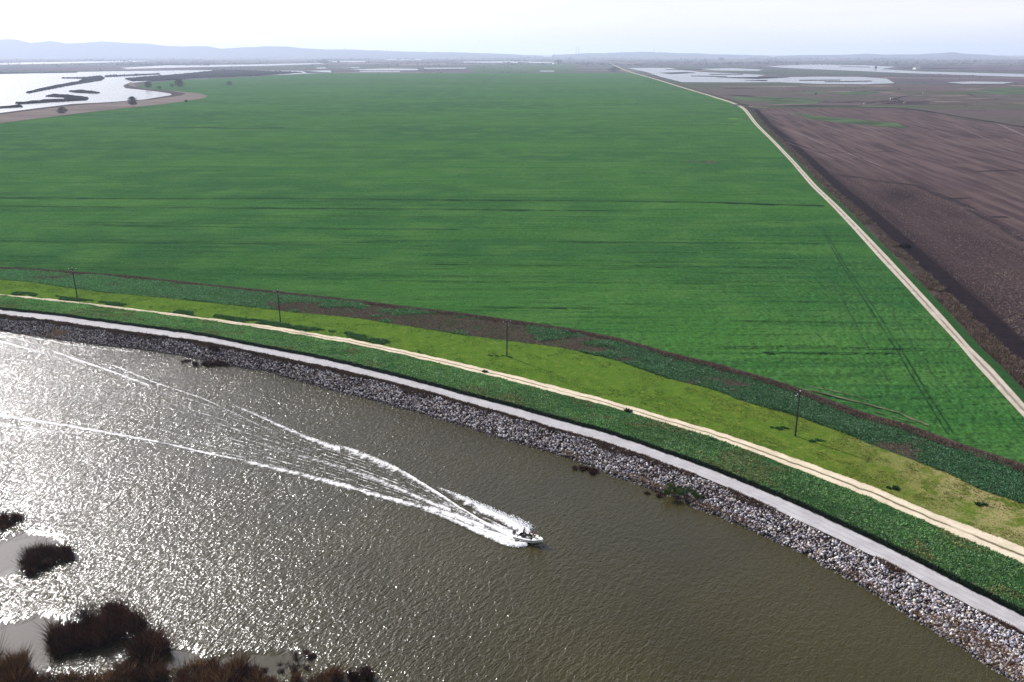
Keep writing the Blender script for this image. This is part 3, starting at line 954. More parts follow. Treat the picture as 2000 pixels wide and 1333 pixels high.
M['dry_patch'] = flat('bare_dry_soil', (0.075, 0.085, 0.045), 0.9, 0.0, 0.4, 0.3)
for pts in ([(1618, 540), (1660, 615), (1700, 690), (1732, 742)], [(1690, 540), (1740, 610), (1790, 690), (1850, 770)]):
    furrow(pts, 0.3, 0.10, 'tractor_tramline', M['tram_pale'], 'faint pale tramline beside the dark one in the crop field', 'tramline')
for pts, w in (([(1560, 758), (1620, 770), (1690, 788), (1760, 808), (1815, 832)], 0.7), ([(1570, 752), (1640, 766), (1700, 782)], 0.4), ([(1700, 800), (1790, 828)], 0.4)):
    furrow(pts, w, 0.08, 'bare_soil_patch', M['dry_patch'], 'thin dry streak in the crop beside the ditch', 'soil', wig=1.0)
for pts, w in (([(1390, 190), (1442, 205)], 6), ([(1378, 217), (1440, 218)], 5), ([(1420, 232), (1452, 233)], 9), ([(1405, 242), (1450, 243)], 7)):
    furrow(pts, w, 0.06, 'thin_crop_patch', flat('yellow_thin_crop', (0.080, 0.155, 0.022), 0.9, 0.0, 0.4, 0.1), 'yellowish thin patch of crop near the farm road', 'crop')
furrow([(1340, 314), (1372, 316.5), (1405, 317)], 12, 0.05, 'thin_crop_patch', flat('bare_brown_crop', (0.045, 0.055, 0.032), 0.9, 0.0, 0.4, 0.2), 'dull brownish patch in the crop field', 'crop', wig=8)
for pts, w in (([(1480, 207), (1740, 210), (1800, 216), (1920, 236), (2000, 248), (2200, 277)], 9), ([(1690, 203), (1740, 195), (1770, 188), (1805, 182)], 6), ([(1740, 191), (1770, 201), (1700, 205)], 6), ([(1805, 181), (1890, 183), (1905, 190)], 4)):
    furrow(pts, w, 0.25, 'marsh_ditch', flat('marsh_ditch_soil', (0.022, 0.018, 0.020), 0.9, 0.0), 'dark winding ditch in the marsh', 'ditch', wig=4)
for pts, w in (([(1582, 300), (1650, 298), (1755, 296)], 1.2), ([(1500, 212), (1600, 262), (1700, 320)], 1.0), ([(1760, 246), (1850, 256), (2000, 263)], 3), ([(1600, 338), (1690, 348)], 3.5), ([(1690, 350), (1790, 362), (1850, 388), (1870, 394), (1905, 408)], 4.0), ([(1890, 410), (1950, 440), (2000, 472)], 3.0), ([(1850, 388), (1900, 386)], 3), ([(1935, 423), (1970, 424)], 2.6), ([(1905, 335), (1960, 333), (2100, 336)], 3)):
    furrow(pts, w, 0.06, 'plough_gully', flat('wet_gully_soil', (0.030, 0.022, 0.024), 0.9, 0.0), 'dark wet gully line in the ploughed field', 'gully', wig=2.5)
M['straw'] = flat('pale_straw', (0.15, 0.118, 0.115), 0.9, 0.0, 0.3, 0.4)
for k in range(34):
    x0, y0 = 1500 + 520 * rng.random(), 216 + 60 * rng.random() ** 2
    y0 = max(y0, 216 + 0.17 * max(0, x0 - 1800))
    L = 30 + 110 * rng.random()
    furrow([(x0, y0), (x0 + L * 1.1, y0 + L * 0.44 * (1 + 0.15 * (x0 - 1700) / 300))], 0.7 * rng.random() + 0.3, 0.05, 'stubble_row', M['straw'], 'pale stubble line in the ploughed field', 'stubble')

# ------------------------------------------------------------------ scattered leaves, rocks (one sheet of geometry each)
def blades(pts, h, spread, w, n, col, var=0.25, lean=0.5, seed=1):
    """n leaf-shaped quads per point; col (N,3) or (3,)"""
    r = np.random.default_rng(seed)
    N = len(pts)
    hh = np.broadcast_to(np.asarray(h, float), (N,))
    sp = np.broadcast_to(np.asarray(spread, float), (N,))
    p = np.repeat(pts, n, 0)
    H = np.repeat(hh, n) * (0.5 + 0.7 * r.random(N * n))
    Sx = np.repeat(sp, n)
    a = r.random(N * n) * 2 * math.pi
    rad = np.sqrt(r.random(N * n)) * Sx
    base = p.copy()
    base[:, 0] += np.cos(a) * rad * 0.6
    base[:, 1] += np.sin(a) * rad * 0.6
    a2 = a + r.normal(0, 0.6, N * n)
    tip = base + np.stack([np.cos(a2) * H * lean * r.random(N * n) * 2, np.sin(a2) * H * lean * r.random(N * n) * 2, H], -1)
    ww = w * (0.6 + 0.8 * r.random(N * n))
    a3 = r.random(N * n) * 2 * math.pi
    side = np.stack([np.cos(a3), np.sin(a3), 0.2 * r.normal(size=N * n)], -1) * ww[:, None] / 2
    mid = base * 0.45 + tip * 0.55
    v = np.stack([base, mid - side, tip, mid + side], 1).reshape(-1, 3)
    f = np.arange(len(v)).reshape(-1, 4)
    c = np.broadcast_to(np.asarray(col, float), (N, 3))
    c = np.repeat(c, n, 0) * (1 + var * r.normal(size=(N * n, 1))).clip(0.3, 2.0)
    return v, f, np.repeat(c, 4, 0).clip(0.002, 1)

def pick(cols, n, p=None):
    cols = np.array(cols)
    return cols[rng.choice(len(cols), n, p=p)]

# dark broad-leaved weeds on the levee slope
pts, s, t = sample_strip(LRF, ZC, LDN, 0.1, -250, 2250, 62000, 0.05, 0.97, near=0.8)
k = fbm(pts[:, 0] * 0.16, pts[:, 1] * 0.16, 3)
keep = (k + 0.30 * rng.random(len(k)) > 0.44)
pts, k, t = pts[keep], k[keep], t[keep]
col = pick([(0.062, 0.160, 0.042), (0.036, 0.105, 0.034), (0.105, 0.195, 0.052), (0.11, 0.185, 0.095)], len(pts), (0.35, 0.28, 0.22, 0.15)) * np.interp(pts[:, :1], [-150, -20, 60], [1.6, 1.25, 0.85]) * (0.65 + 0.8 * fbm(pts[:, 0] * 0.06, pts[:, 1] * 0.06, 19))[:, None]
dryp = (fbm(pts[:, 0] * 0.11, pts[:, 1] * 0.11, 29, 4) > 0.60) & (rng.random(len(pts)) < 0.55)
col[dryp] = np.array([0.13, 0.135, 0.05]) * (0.7 + 0.6 * rng.random((int(dryp.sum()), 1)))
v, f, c = blades(pts, 0.12 + 0.55 * (k - 0.25).clip(0), 0.50, 0.17, 9, col, 0.35, 0.9, 11)
tag(mesh_np('levee_weeds', v, f, M['leaf'], cols=c), 'dense dark green weeds covering the landward levee slope', 'weeds', None, 'stuff')

# taller fringe beside the gravel road, its shade painted as near-black leaf colour
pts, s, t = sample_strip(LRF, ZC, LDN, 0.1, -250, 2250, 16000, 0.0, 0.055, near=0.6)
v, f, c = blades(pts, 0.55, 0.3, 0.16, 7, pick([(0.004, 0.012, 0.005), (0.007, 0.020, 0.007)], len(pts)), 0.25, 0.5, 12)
tag(mesh_np('shade_fringe_weeds', v, f, M['leaf'], cols=c), 'fringe of weeds along the far road edge, shade painted as near-black leaves', 'weeds', None, 'stuff')

# weeds between grass strip and ditch
pts, s, t = sample_strip(LYF, 0.05, LTD, 0.02, -250, 2250, 60000, 0.0, 0.95, near=0.7)
k = fbm(pts[:, 0] * 0.09, pts[:, 1] * 0.11, 23)
bare = np.clip((s - 430 - 160 * fbm(pts[:, 0] * 0.05, pts[:, 1] * 0.05, 77)) / 90, 0, 1) * np.clip((1290 - s) / 110, 0, 1)
lim = 0.45 - 0.14 * (1 - bare) + bare * (0.10 + 0.22 * np.exp(-((t - 0.28) / 0.3) ** 2))
keep = k + 0.12 * rng.random(len(k)) > lim
pw, kw = pts[keep], k[keep]
col = pick([(0.042, 0.120, 0.048), (0.065, 0.155, 0.070), (0.030, 0.085, 0.036), (0.11, 0.19, 0.125)], len(pw), (0.4, 0.25, 0.25, 0.10))
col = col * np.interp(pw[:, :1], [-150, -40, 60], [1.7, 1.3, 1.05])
v, f, c = blades(pw, 0.25 + 0.8 * (kw - 0.35).clip(0), 0.5, 0.21, 8, col, 0.35, 0.9, 13)
tag(mesh_np('ditch_weeds', v, f, M['leaf'], cols=c), 'clumpy blue-green weeds between the grass strip and ditch', 'weeds', None, 'stuff')
pd = pts[~keep][:16000]
v, f, c = blades(pd, 0.35, 0.4, 0.05, 8, pick([(0.16, 0.11, 0.10), (0.10, 0.07, 0.065), (0.21, 0.15, 0.11)], len(pd)), 0.3, 0.9, 14)
tag(mesh_np('dead_weeds', v, f, M['reed'], cols=c), 'brown dead weeds in the bare stretch beside the ditch', 'weeds', None, 'stuff')

# dry reeds on the ditch line
pts, s, t = sample_strip(lambda x: LTD(x) + np.interp(x, [0, 1200, 2000], [2, 4, 10]), 0.0, lambda x: LTD(x) - np.interp(x, [0, 1200, 2000], [1.5, 2, 4]), 0.0, -250, 2250, 11000, 0, 1, near=1.0)
pts[:, 2] = 0.05
v, f, c = blades(pts, np.interp(pts[:, 0], [-100, 60], [0.40, 0.62]), 0.35, 0.07, 7, pick([(0.125, 0.082, 0.068), (0.060, 0.042, 0.038), (0.18, 0.125, 0.10)], len(pts)), 0.3, 0.45, 15)
tag(mesh_np('ditch_reeds', v, f, M['reed'], cols=c), 'brown dry reeds lining the near field ditch', 'reeds', None, 'stuff')

# tufts on the grass strip and along its lower edge
pts, s, t = sample_strip(LDF, 0.1, LYF, 0.06, -250, 2250, 24000, 0.0, 1.0, near=0.7)
k = fbm(pts[:, 0] * 0.2, pts[:, 1] * 0.2, 31)
keep = (k > 0.52)
pts, s, t = pts[keep], s[keep], t[keep]
mixr = np.clip((pts[:, 0] + 10) / 100, 0, 1)[:, None]
col = (1 - mixr) * np.array([0.070, 0.14, 0.012]) + mixr * np.array([0.12, 0.115, 0.02])
v, f, c = blades(pts, 0.16, 0.3, 0.10, 5, col, 0.3, 0.9, 16)
tag(mesh_np('grass_tufts', v, f, M['leaf'], cols=c), 'short yellow-green grass tufts of the mown strip', 'grass', None, 'stuff')
pts, s, t = sample_strip(LDF, 0.1, LYF, 0.06, -250, 820, 9000, 0.03, 0.24, near=0.5)
keep = (fbm(pts[:, 0] * 0.15, pts[:, 1] * 0.15, 41) + 0.5 * (s > 120) * (s < 650) * 0.3 > 0.58)
pts = pts[keep]
v, f, c = blades(pts, 0.4, 0.35, 0.24, 6, pick([(0.022, 0.090, 0.022), (0.035, 0.12, 0.03)], len(pts)), 0.25, 0.8, 17)
tag(mesh_np('track_edge_weeds', v, f, M['leaf'], cols=c), 'dark weeds in patches along the far side of the dirt track', 'weeds', None, 'stuff')

# dry brown grass at the top of the riprap
pts, s, t = sample_strip(LW, -0.3, LRN, ZC, -250, 2250, 26000, 0.70, 1.0, near=0.7)
k = fbm(pts[:, 0] * 0.14, pts[:, 1] * 0.14, 51)
lim = 0.30 + 0.14 * np.clip((s - 900) / 600, 0, 1) + (1 - (t - 0.70) / 0.30) * 0.40
keep = k > lim
pts = pts[keep]
v, f, c = blades(pts, 0.32, 0.3, 0.07, 8, pick([(0.125, 0.074, 0.058), (0.070, 0.044, 0.038), (0.180, 0.115, 0.085)], len(pts)), 0.3, 0.8, 18)
tag(mesh_np('bank_grass', v, f, M['reed'], cols=c), 'brown dry grass along the top of the rock bank', 'grass', None, 'stuff')
pts, s, t = sample_strip(LW, -0.3, LRN, ZC, -250, 2250, 16000, 0.10, 0.55, near=0.5)
k = fbm(pts[:, 0] * 0.12, pts[:, 1] * 0.12, 61)
keep = k + 0.35 * np.exp(-((t - 0.22) / 0.10) ** 2) * (s > 1100) > 0.72
pts = pts[keep]
v, f, c = blades(pts, 0.40, 0.35, 0.06, 9, pick([(0.24, 0.15, 0.09), (0.15, 0.09, 0.06), (0.32, 0.22, 0.13)], len(pts)), 0.3, 0.9, 19)
tag(mesh_np('straw_grass', v, f, M['reed'], cols=c), 'tan straw grass in patches between the riprap rocks', 'grass', None, 'stuff')

# reeds of the roadside ditch on the right
y = 150 + (rng.random(16000) ** 0.8) * 900
tt = 0.036 + 0.068 * rng.random(len(y))
bx = np.array([float(v_) for v_ in XRR(y)]) + tt * (y - 104)
pts = P(bx, y, 0.4)
k = fbm(pts[:, 0] * 0.12, pts[:, 1] * 0.06, 71)
pts = pts[k > 0.36]
v, f, c = blades(pts, 1.1, 0.7, 0.12, 8, pick([(0.145, 0.100, 0.085), (0.10, 0.068, 0.060), (0.19, 0.14, 0.11), (0.05, 0.035, 0.034)], len(pts)), 0.3, 0.5, 20)
tag(mesh_np('roadside_reeds', v, f, M['reed'], cols=c), 'mauve brown dry reeds in the ditch beside the farm road', 'reeds', None, 'stuff')

y = 340 + (rng.random(60000) ** 0.75) * 560
x = np.interp(y, [340, 1000], [1640, 1960]) + (rng.random(len(y)) ** 0.9) * 700
pts = P(x, y, -0.02)
k = fbm(pts[:, 0] * 0.05, pts[:, 1] * 0.03, 91)
line_ = np.interp(x, [1560, 1640, 1740, 1840, 1930, 2010, 2200, 2900], [330, 341, 352, 382, 428, 476, 560, 860])
keep = (k + 0.25 * rng.random(len(k)) > 0.52) & (y > line_ - 6) & (x > np.array(off(0.21)(y)))
pts = pts[keep]
v, f, c = blades(pts, 0.22, 0.3, 0.22, 3, pick([(0.16, 0.12, 0.11), (0.22, 0.17, 0.14), (0.11, 0.08, 0.08)], len(pts)), 0.3, 1.4, 25)
tag(mesh_np('crop_residue', v, f, M['reed'], cols=c), 'pale straw bits strewn over the dark cloddy soil', 'straw', None, 'stuff')

# --- rocks
def ico(sub):
    import bmesh
    bm = bmesh.new()
    bmesh.ops.create_icosphere(bm, subdivisions=sub, radius=1.0)
    bm.verts.index_update()
    v = np.array([p.co[:] for p in bm.verts])
    f = np.array([[q.index for q in p.verts] for p in bm.faces])
    bm.free()
    return v, f

def rock_shapes(sub, k, seed):
    r = np.random.default_rng(seed)
    v, f = ico(sub)
    out = []
    for i in range(k):
        w = v.copy()
        for _ in range(7):                       # flatten along random planes -> angular stones
            d = r.normal(size=3)
            d /= np.linalg.norm(d)
            h = 0.45 + 0.4 * r.random()
            s = w @ d
            w -= np.outer(np.maximum(0, s - h), d)
        w *= np.array([1.0 + 0.4 * r.random(), 0.8 + 0.3 * r.random(), 0.65 + 0.25 * r.random()])
        out.append(w)
    return out, f

def scatter_mesh(pts, size, shapes, f, cols, r):
    N = len(pts)
    which = r.integers(0, len(shapes), N)
    V, F, C, o = [], [], [], 0
    for k, w in enumerate(shapes):
        idx = np.where(which == k)[0]
        if not len(idx): continue
        a = r.random(len(idx)) * 2 * math.pi
        b = r.normal(0, 0.5, len(idx))
        ca, sa, cb, sb = np.cos(a), np.sin(a), np.cos(b), np.sin(b)
        x = w[None, :, 0] * cb[:, None] - w[None, :, 2] * sb[:, None]
        z = w[None, :, 0] * sb[:, None] + w[None, :, 2] * cb[:, None]
        yv = np.broadcast_to(w[None, :, 1], x.shape)
        g = np.stack([x * ca[:, None] - yv * sa[:, None], x * sa[:, None] + yv * ca[:, None], z], -1)
        g = g * size[idx][:, None, None] + pts[idx][:, None, :]
        V.append(g.reshape(-1, 3))
        F.append((f[None] + (np.arange(len(idx)) * len(w))[:, None, None] + o).reshape(-1, 3))
        C.append(np.repeat(cols[idx], len(w), 0))
        o += len(idx) * len(w)
    return np.concatenate(V), np.concatenate(F), np.concatenate(C)

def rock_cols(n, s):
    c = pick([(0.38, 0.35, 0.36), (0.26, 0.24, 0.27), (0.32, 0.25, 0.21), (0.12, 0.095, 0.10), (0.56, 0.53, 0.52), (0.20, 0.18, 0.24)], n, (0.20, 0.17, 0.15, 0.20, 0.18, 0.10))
    left = np.clip((900 - s) / 900, 0, 1)[:, None]  # darkens rocks leftward, their backlit look put into the colour
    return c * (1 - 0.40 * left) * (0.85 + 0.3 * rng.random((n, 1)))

pts, s, t = sample_strip(LW, -0.2, LRN, ZC, -250, 2350, 29000, 0.0, 0.97, near=1.2)
k = fbm(pts[:, 0] * 0.14, pts[:, 1] * 0.14, 51)
top = 0.97 - 0.16 * np.clip((1300 - s) / 900, 0, 1) * (0.4 + 1.2 * k).clip(0, 1)
keep = t < top
pts, s, t = pts[keep], s[keep], t[keep]
size = 0.085 + 0.24 * rng.random(len(pts)) ** 2.6
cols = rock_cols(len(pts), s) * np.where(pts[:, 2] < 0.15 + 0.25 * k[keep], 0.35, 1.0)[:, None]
# the 300 that show largest become things of their own
px, py = to_px(pts)
vis = (px > 20) & (px < 1990) & (py > 20) & (py < 1322)
score = np.where(vis, size * FPX / pts[:, 1], 0) * np.where(pts[:, 2] > 0.2, 1, 0.2)
big = np.argsort(-score)[:300]
rest = np.ones(len(pts), bool)
rest[big] = False
sh1, f1 = rock_shapes(2, 8, 3)
far = s < 900
rr = np.random.default_rng(5)
sh0, f0 = rock_shapes(1, 10, 4)
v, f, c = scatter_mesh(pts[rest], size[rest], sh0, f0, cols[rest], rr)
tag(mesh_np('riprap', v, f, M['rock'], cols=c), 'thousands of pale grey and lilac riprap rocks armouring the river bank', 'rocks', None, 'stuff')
rock_me = []
for k, w in enumerate(sh1):
    for q_, cc in enumerate([(0.36, 0.34, 0.37), (0.22, 0.21, 0.26), (0.28, 0.22, 0.18), (0.58, 0.56, 0.55)]):
        o = mesh_np('rock', w, f1, M['rock'], cols=np.tile(cc, (len(w), 1)))
        rock_me.append(o.data)
        bpy.data.objects.remove(o)
for n, i in enumerate(big):
    o = bpy.data.objects.new('rock', rock_me[int(rng.integers(len(rock_me)))])
    o.location = pts[i].tolist()
    o.rotation_euler = (float(rng.normal(0, 0.4)), float(rng.normal(0, 0.4)), float(rng.random() * 6.28))
    o.scale = [float(size[i])] * 3
    COL.objects.link(o)
    tag(o, 'pale angular riprap rock on the nearest stretch of the river bank', 'rock', 'large riprap rocks on the nearest bank')

# ------------------------------------------------------------------ wake: foam ribbons, painted glint lines and spray
fv, ff, fc, fo = [], [], [], 0
def foam(pts, w0, w1, d0, d1, arch=0.12, ragged=0.4):
    """pts: photo points tail -> head; widths in metres and foam densities at both ends"""
    global fo
    x = np.array([p[0] for p in pts], float)
    y = np.array([p[1] for p in pts], float)
    L = np.concatenate([[0], np.cumsum(np.hypot(np.diff(x), np.diff(y)))])
    n = max(10, int(L[-1] / 3))
    u = np.linspace(0, L[-1], n)
    c = P(np.interp(u, L, x), np.interp(u, L, y), 0.02)
    ker = np.hanning(13)[1:-1]; ker /= ker.sum()
    for k in (0, 1):
        c[:, k] = np.convolve(np.pad(c[:, k], 5, mode='edge'), ker, 'valid') if n > 24 else c[:, k]
    tn = np.gradient(c[:, :2], axis=0)
    tn /= np.linalg.norm(tn, axis=1)[:, None] + 1e-9
    nm = np.stack([-tn[:, 1], tn[:, 0]], -1)
    uu = u / L[-1]
    wd = (w0 + (w1 - w0) * uu) * (0.75 + 0.5 * vnoise(uu * L[-1] / 9, 0 * uu, int(x[0])))
    de = d0 + (d1 - d0) * uu
    m = 9
    g, cc = [], []
    for k in range(m):
        s = -1 + 2 * k / (m - 1)
        r = c.copy()
        r[:, :2] += nm * (s * wd / 2)[:, None]
        pr = max(0.0, 1 - s * s)
        r[:, 2] = 0.02 + arch * pr * (0.4 + 1.2 * fbm(r[:, 0] * 1.3, r[:, 1] * 1.3, 8))
        ed = de * (pr ** 0.55) + 0.0
        ed = ed * np.clip(uu / 0.06, 0, 1) ** 0.5
        g.append(r)
        cc.append(np.repeat(ed[:, None], 3, 1))
    fv.append(np.concatenate(g))
    fc.append(np.concatenate(cc))
    ff.append(grid_faces(m, n) + fo)
    fo += m * n

def foam2(up, lo, d0, d1, arch=0.10, m=11, ridge=0.0, skew=0.5):
    """foam between two traced edges (photo points, tail -> head)"""
    global fo
    def res(pts, n):
        x = np.array([p[0] for p in pts], float); y = np.array([p[1] for p in pts], float)
        L = np.concatenate([[0], np.cumsum(np.hypot(np.diff(x), np.diff(y)))])
        u = np.linspace(0, L[-1], n)
        x, y = np.interp(u, L, x), np.interp(u, L, y)
        if n > 30:
            ker = np.hanning(17)[1:-1]; ker /= ker.sum()
            x2, y2 = np.convolve(np.pad(x, 7, mode='reflect', reflect_type='odd'), ker, 'valid'), np.convolve(np.pad(y, 7, mode='reflect', reflect_type='odd'), ker, 'valid')
            x, y = x2, y2
        return P(x, y, 0.02)
    n = max(14, int(np.hypot(up[-1][0] - up[0][0], up[-1][1] - up[0][1]) / 2.5))
    a, b = res(up, n), res(lo, n)
    uu = np.linspace(0, 1, n)
    g, cc = [], []
    for k in range(m):
        t = k / (m - 1)
        r = a * (1 - t) + b * t
        pr = (t / skew if t < skew else (1 - t) / (1 - skew))
        pr = max(0.0, pr) ** 0.6
        r[:, 2] = 0.02 + arch * pr * (0.4 + 1.2 * fbm(r[:, 0] * 1.3, r[:, 1] * 1.3, 8))
        de = (d0 + (d1 - d0) * uu) * (0.35 + 0.65 * pr) * (pr > 0)
        if ridge:
            de = de + ridge * (vnoise(uu * n / 2.2 + t * 2.5, 0 * uu + t * 1.5, 9) - 0.5) * (pr > 0)
        de = de * np.clip(uu / 0.10, 0, 1) ** 0.6
        g.append(r)
        cc.append(np.repeat(de[:, None], 3, 1).clip(0, 2))
    fv.append(np.concatenate(g)); fc.append(np.concatenate(cc)); ff.append(grid_faces(m, n) + fo)
    fo += m * n

def shift(pts, dy): return [(p[0], p[1] + dy) for p in pts]
# far older wake lines on the left: sun glint painted as white foam
L1 = [(-60, 645), (0, 664), (60, 680), (120, 700), (180, 724), (250, 752)]
foam2(L1, shift(L1, 7), 0.80, 0.34, ridge=0.10)
L2 = [(-60, 630), (0, 651), (50, 664), (100, 682), (160, 705), (220, 726), (280, 750), (350, 778)]
foam2(L2, shift(L2, 5), 0.62, 0.50, ridge=0.12)
L3 = [(90, 680), (150, 700), (220, 724), (290, 750)]
foam2(L3, shift(L3, 6), 0.72, 0.66, ridge=0.1)
L4 = [(190, 702), (240, 719), (290, 741), (350, 761), (400, 778), (450, 802), (500, 826), (550, 850)]
foam2(L4, shift(L4, 5), 0.70, 0.44, ridge=0.12)
# upper crest: thin, then a broad lacy band, then a fine line into the boat
foam2([(440, 782), (486, 801), (540, 824), (590, 846), (640, 864), (664, 867)], [(440, 788), (486, 809), (540, 834), (590, 858), (640, 878), (664, 888)], 0.56, 0.66, ridge=0.12)
foam2([(640, 854), (664, 867), (711, 882), (758, 901), (795, 922), (828, 943), (864, 966), (899, 990), (946, 1018), (993, 1039)], [(640, 874), (664, 888), (711, 903), (758, 923), (795, 937), (828, 954), (864, 975), (899, 998), (946, 1026), (993, 1046)], 0.60, 0.80, ridge=0.25, skew=0.3)
# fan between upper crest and centre streak
foam2([(790, 922), (828, 945), (864, 968), (899, 992), (946, 1020), (1000, 1040)], [(790, 940), (828, 970), (864, 988), (899, 1004), (935, 1022), (1000, 1052)], 0.34, 0.72, ridge=0.25)
foam2([(420, 835), (490, 858), (540, 873), (600, 890), (664, 908), (734, 931), (781, 950), (828, 971), (880, 990)], [(420, 842), (490, 866), (540, 882), (600, 901), (664, 920), (734, 944), (781, 963), (828, 984), (880, 1004)], 0.42, 0.66, ridge=0.12)
foam2([(600, 886), (664, 902), (734, 922), (790, 944)], [(600, 894), (664, 912), (734, 934), (790, 954)], 0.15, 0.38, ridge=0.3)
# lower crest
foam2([(-60, 800), (0, 808), (80, 820), (160, 833), (240, 848), (320, 863), (400, 882), (460, 894)], [(-60, 811), (0, 818), (80, 829), (160, 841), (240, 855), (320, 869), (400, 888), (460, 900)], 0.74, 0.62, ridge=0.2)
foam2([(-60, 820), (0, 827), (80, 835), (180, 848), (260, 860)], [(-60, 832), (0, 838), (80, 845), (180, 856), (260, 866)], 0.62, 0.40, ridge=0.2)
foam2([(440, 889), (520, 906), (580, 919), (630, 932), (664, 941), (734, 963), (781, 974), (828, 985), (864, 993), (899, 1004), (946, 1024)], [(440, 899), (520, 917), (580, 932), (630, 945), (664, 954), (734, 974), (781, 986), (828, 1000), (864, 1010), (899, 1018), (946, 1034)], 0.64, 0.70, ridge=0.30)
foam2([(820, 992), (850, 1000), (875, 1009), (922, 1027), (969, 1045), (1000, 1056), (1030, 1060)], [(820, 999), (850, 1009), (875, 1018), (922, 1040), (969, 1062), (1000, 1072), (1030, 1068)], 0.60, 1.0, 0.25, ridge=0.2)
foam2([(860, 1000), (900, 1012), (950, 1031), (1006, 1050)], [(860, 1006), (900, 1022), (950, 1044), (1006, 1062)], 0.55, 0.85, ridge=0.35)
# spray sheet thrown to the upper side
foam2([(845, 943), (859, 951), (899, 968), (934, 984), (969, 1001), (1005, 1017), (1037, 1034)], [(845, 958), (859, 966), (887, 981), (922, 998), (958, 1015), (993, 1033), (1030, 1046)], 0.48, 1.05, 0.40, ridge=0.25, skew=0.35)
foam2([(880, 974), (940, 1004), (1000, 1034), (1016, 1042)], [(880, 984), (940, 1014), (990, 1038), (1010, 1050)], 0.30, 0.70, 0.1, ridge=0.3)
foam2([(930, 1012), (970, 1026), (1012, 1044)], [(930, 1022), (970, 1040), (1010, 1058)], 0.62, 1.05, 0.15, ridge=0.2)
# the fan of fine streaks between the two crests
UP = [(1000, 1041), (899, 995), (795, 930), (711, 893), (640, 868), (540, 832), (440, 790), (340, 756), (240, 724), (120, 688), (0, 652), (-60, 636)]
LOW = [(1000, 1054), (899, 1012), (781, 982), (664, 948), (560, 924), (460, 898), (360, 880), (260, 858), (160, 838), (80, 824), (0, 812), (-60, 804)]
for t_ in (0.10, 0.17, 0.26, 0.34, 0.42, 0.55, 0.63, 0.72, 0.80, 0.88, 0.94):
    ln = [(a[0] * (1 - t_) + b[0] * t_, a[1] * (1 - t_) + b[1] * t_) for a, b in zip(UP, LOW)][::-1]
    k0 = int(4 * rng.random())
    foam2(ln[k0:], shift(ln[k0:], 2.5 + 2.5 * rng.random()), 0.34 + 0.10 * rng.random(), 0.50, 0.05, m=7, ridge=0.35)
# faint wave glints between, also painted as thin foam
for pts, w_, d0_, d1_ in (([(-60, 766), (0, 774), (80, 784), (160, 802), (240, 822), (340, 846), (400, 860), (520, 890)], 9, 0.46, 0.30), ([(-60, 724), (0, 732), (100, 746), (180, 766), (280, 790)], 8, 0.45, 0.25), ([(-60, 748), (0, 755), (100, 770), (200, 792)], 7, 0.35, 0.2), ([(20, 652), (80, 662), (140, 672), (200, 680), (260, 686)], 4, 0.70, 0.5)):
    foam2(pts, shift(pts, w_), d0_, d1_, 0.05, ridge=0.4)
wake = mesh_np('boat_wake', np.concatenate(fv), ff and [np.concatenate(ff)], M['foam'], cols=np.concatenate(fc), smooth=True)
tag(wake, 'white foam trails spreading behind the speeding boat, far wave glints painted as foam too', 'wake', None, 'stuff')

def spray_line(pts, n, spread, hmax):
    x = np.array([p[0] for p in pts], float)
    y = np.array([p[1] for p in pts], float)
    u = rng.random(n) ** 0.6 * (len(pts) - 1)
    c = P(np.interp(u, np.arange(len(pts)), x), np.interp(u, np.arange(len(pts)), y), 0.03)
    c[:, :2] += rng.normal(0, spread, (n, 2)) * (0.3 + 0.7 * u[:, None] / (len(pts) - 1))
    c[:, 2] += np.abs(rng.normal(0, hmax, n)) * (0.2 + 0.8 * u / (len(pts) - 1))
    return c
sp = np.concatenate([spray_line([(860, 955), (899, 970), (934, 986), (969, 1003), (1005, 1019), (1036, 1036)], 2200, 0.5, 0.4),
                     spray_line([(880, 1018), (920, 1031), (960, 1051), (1000, 1066), (1024, 1066)], 900, 0.35, 0.2),
                     spray_line([(960, 1022), (1000, 1042), (1010, 1048)], 700, 0.6, 0.15)])
v, f, c = scatter_mesh(sp, 0.03 + 0.11 * rng.random(len(sp)) ** 2, sh0, f0, np.full((len(sp), 3), 0.85), rr)
M['spray'] = flat('white_spray', (0.85, 0.85, 0.85), 0.5, 0.3, 0.05)
tag(mesh_np('spray', v, f, M['spray'], smooth=True), 'white spray thrown up along the boat sides and stern', 'spray', None, 'stuff')

# ------------------------------------------------------------------ motorboat
M['hull'] = flat('white_gelcoat', (0.78, 0.77, 0.74), 0.25, 0.5, 0.03)
M['deck'] = flat('cream_deck', (0.74, 0.71, 0.62), 0.5, 0.4, 0.05)
M['inside'] = flat('dark_cockpit', (0.035, 0.035, 0.04), 0.7, 0.3)
M['stripe'] = flat('navy_stripe', (0.05, 0.05, 0.10), 0.3, 0.5)
M['black'] = flat('black_plastic', (0.012, 0.012, 0.014), 0.35, 0.5)
M['glass'] = flat('smoked_acrylic', (0.05, 0.06, 0.07), 0.08, 0.5)
M['chrome'] = flat('bright_metal', (0.6, 0.6, 0.62), 0.25, 0.5, metal=0.9)
stern, bow = P(1008, 1047, 0.1), P(1060, 1061, 0.5)
d = (bow - stern)[:2]
BANG = math.atan2(d[1], d[0])
boat = empty('motorboat', (float(stern[0]), float(stern[1]), 0.0), BANG)
boat.rotation_euler = (0, -math.radians(6.0), BANG)
tag(boat, 'white open motorboat with cream foredeck carrying people at speed', 'boat')
Lb = 5.6
xs = np.linspace(0, 1, 15)
beam = 1.06 * np.where(xs < 0.55, 0.94 + 0.06 * xs / 0.55, 1 - ((xs - 0.55).clip(0) / 0.45) ** 2.3)
beam = np.maximum(beam, 0.02)
keel = -0.28 + 0.62 * (xs - 0.6).clip(0) ** 2 / 0.16 * 0.9
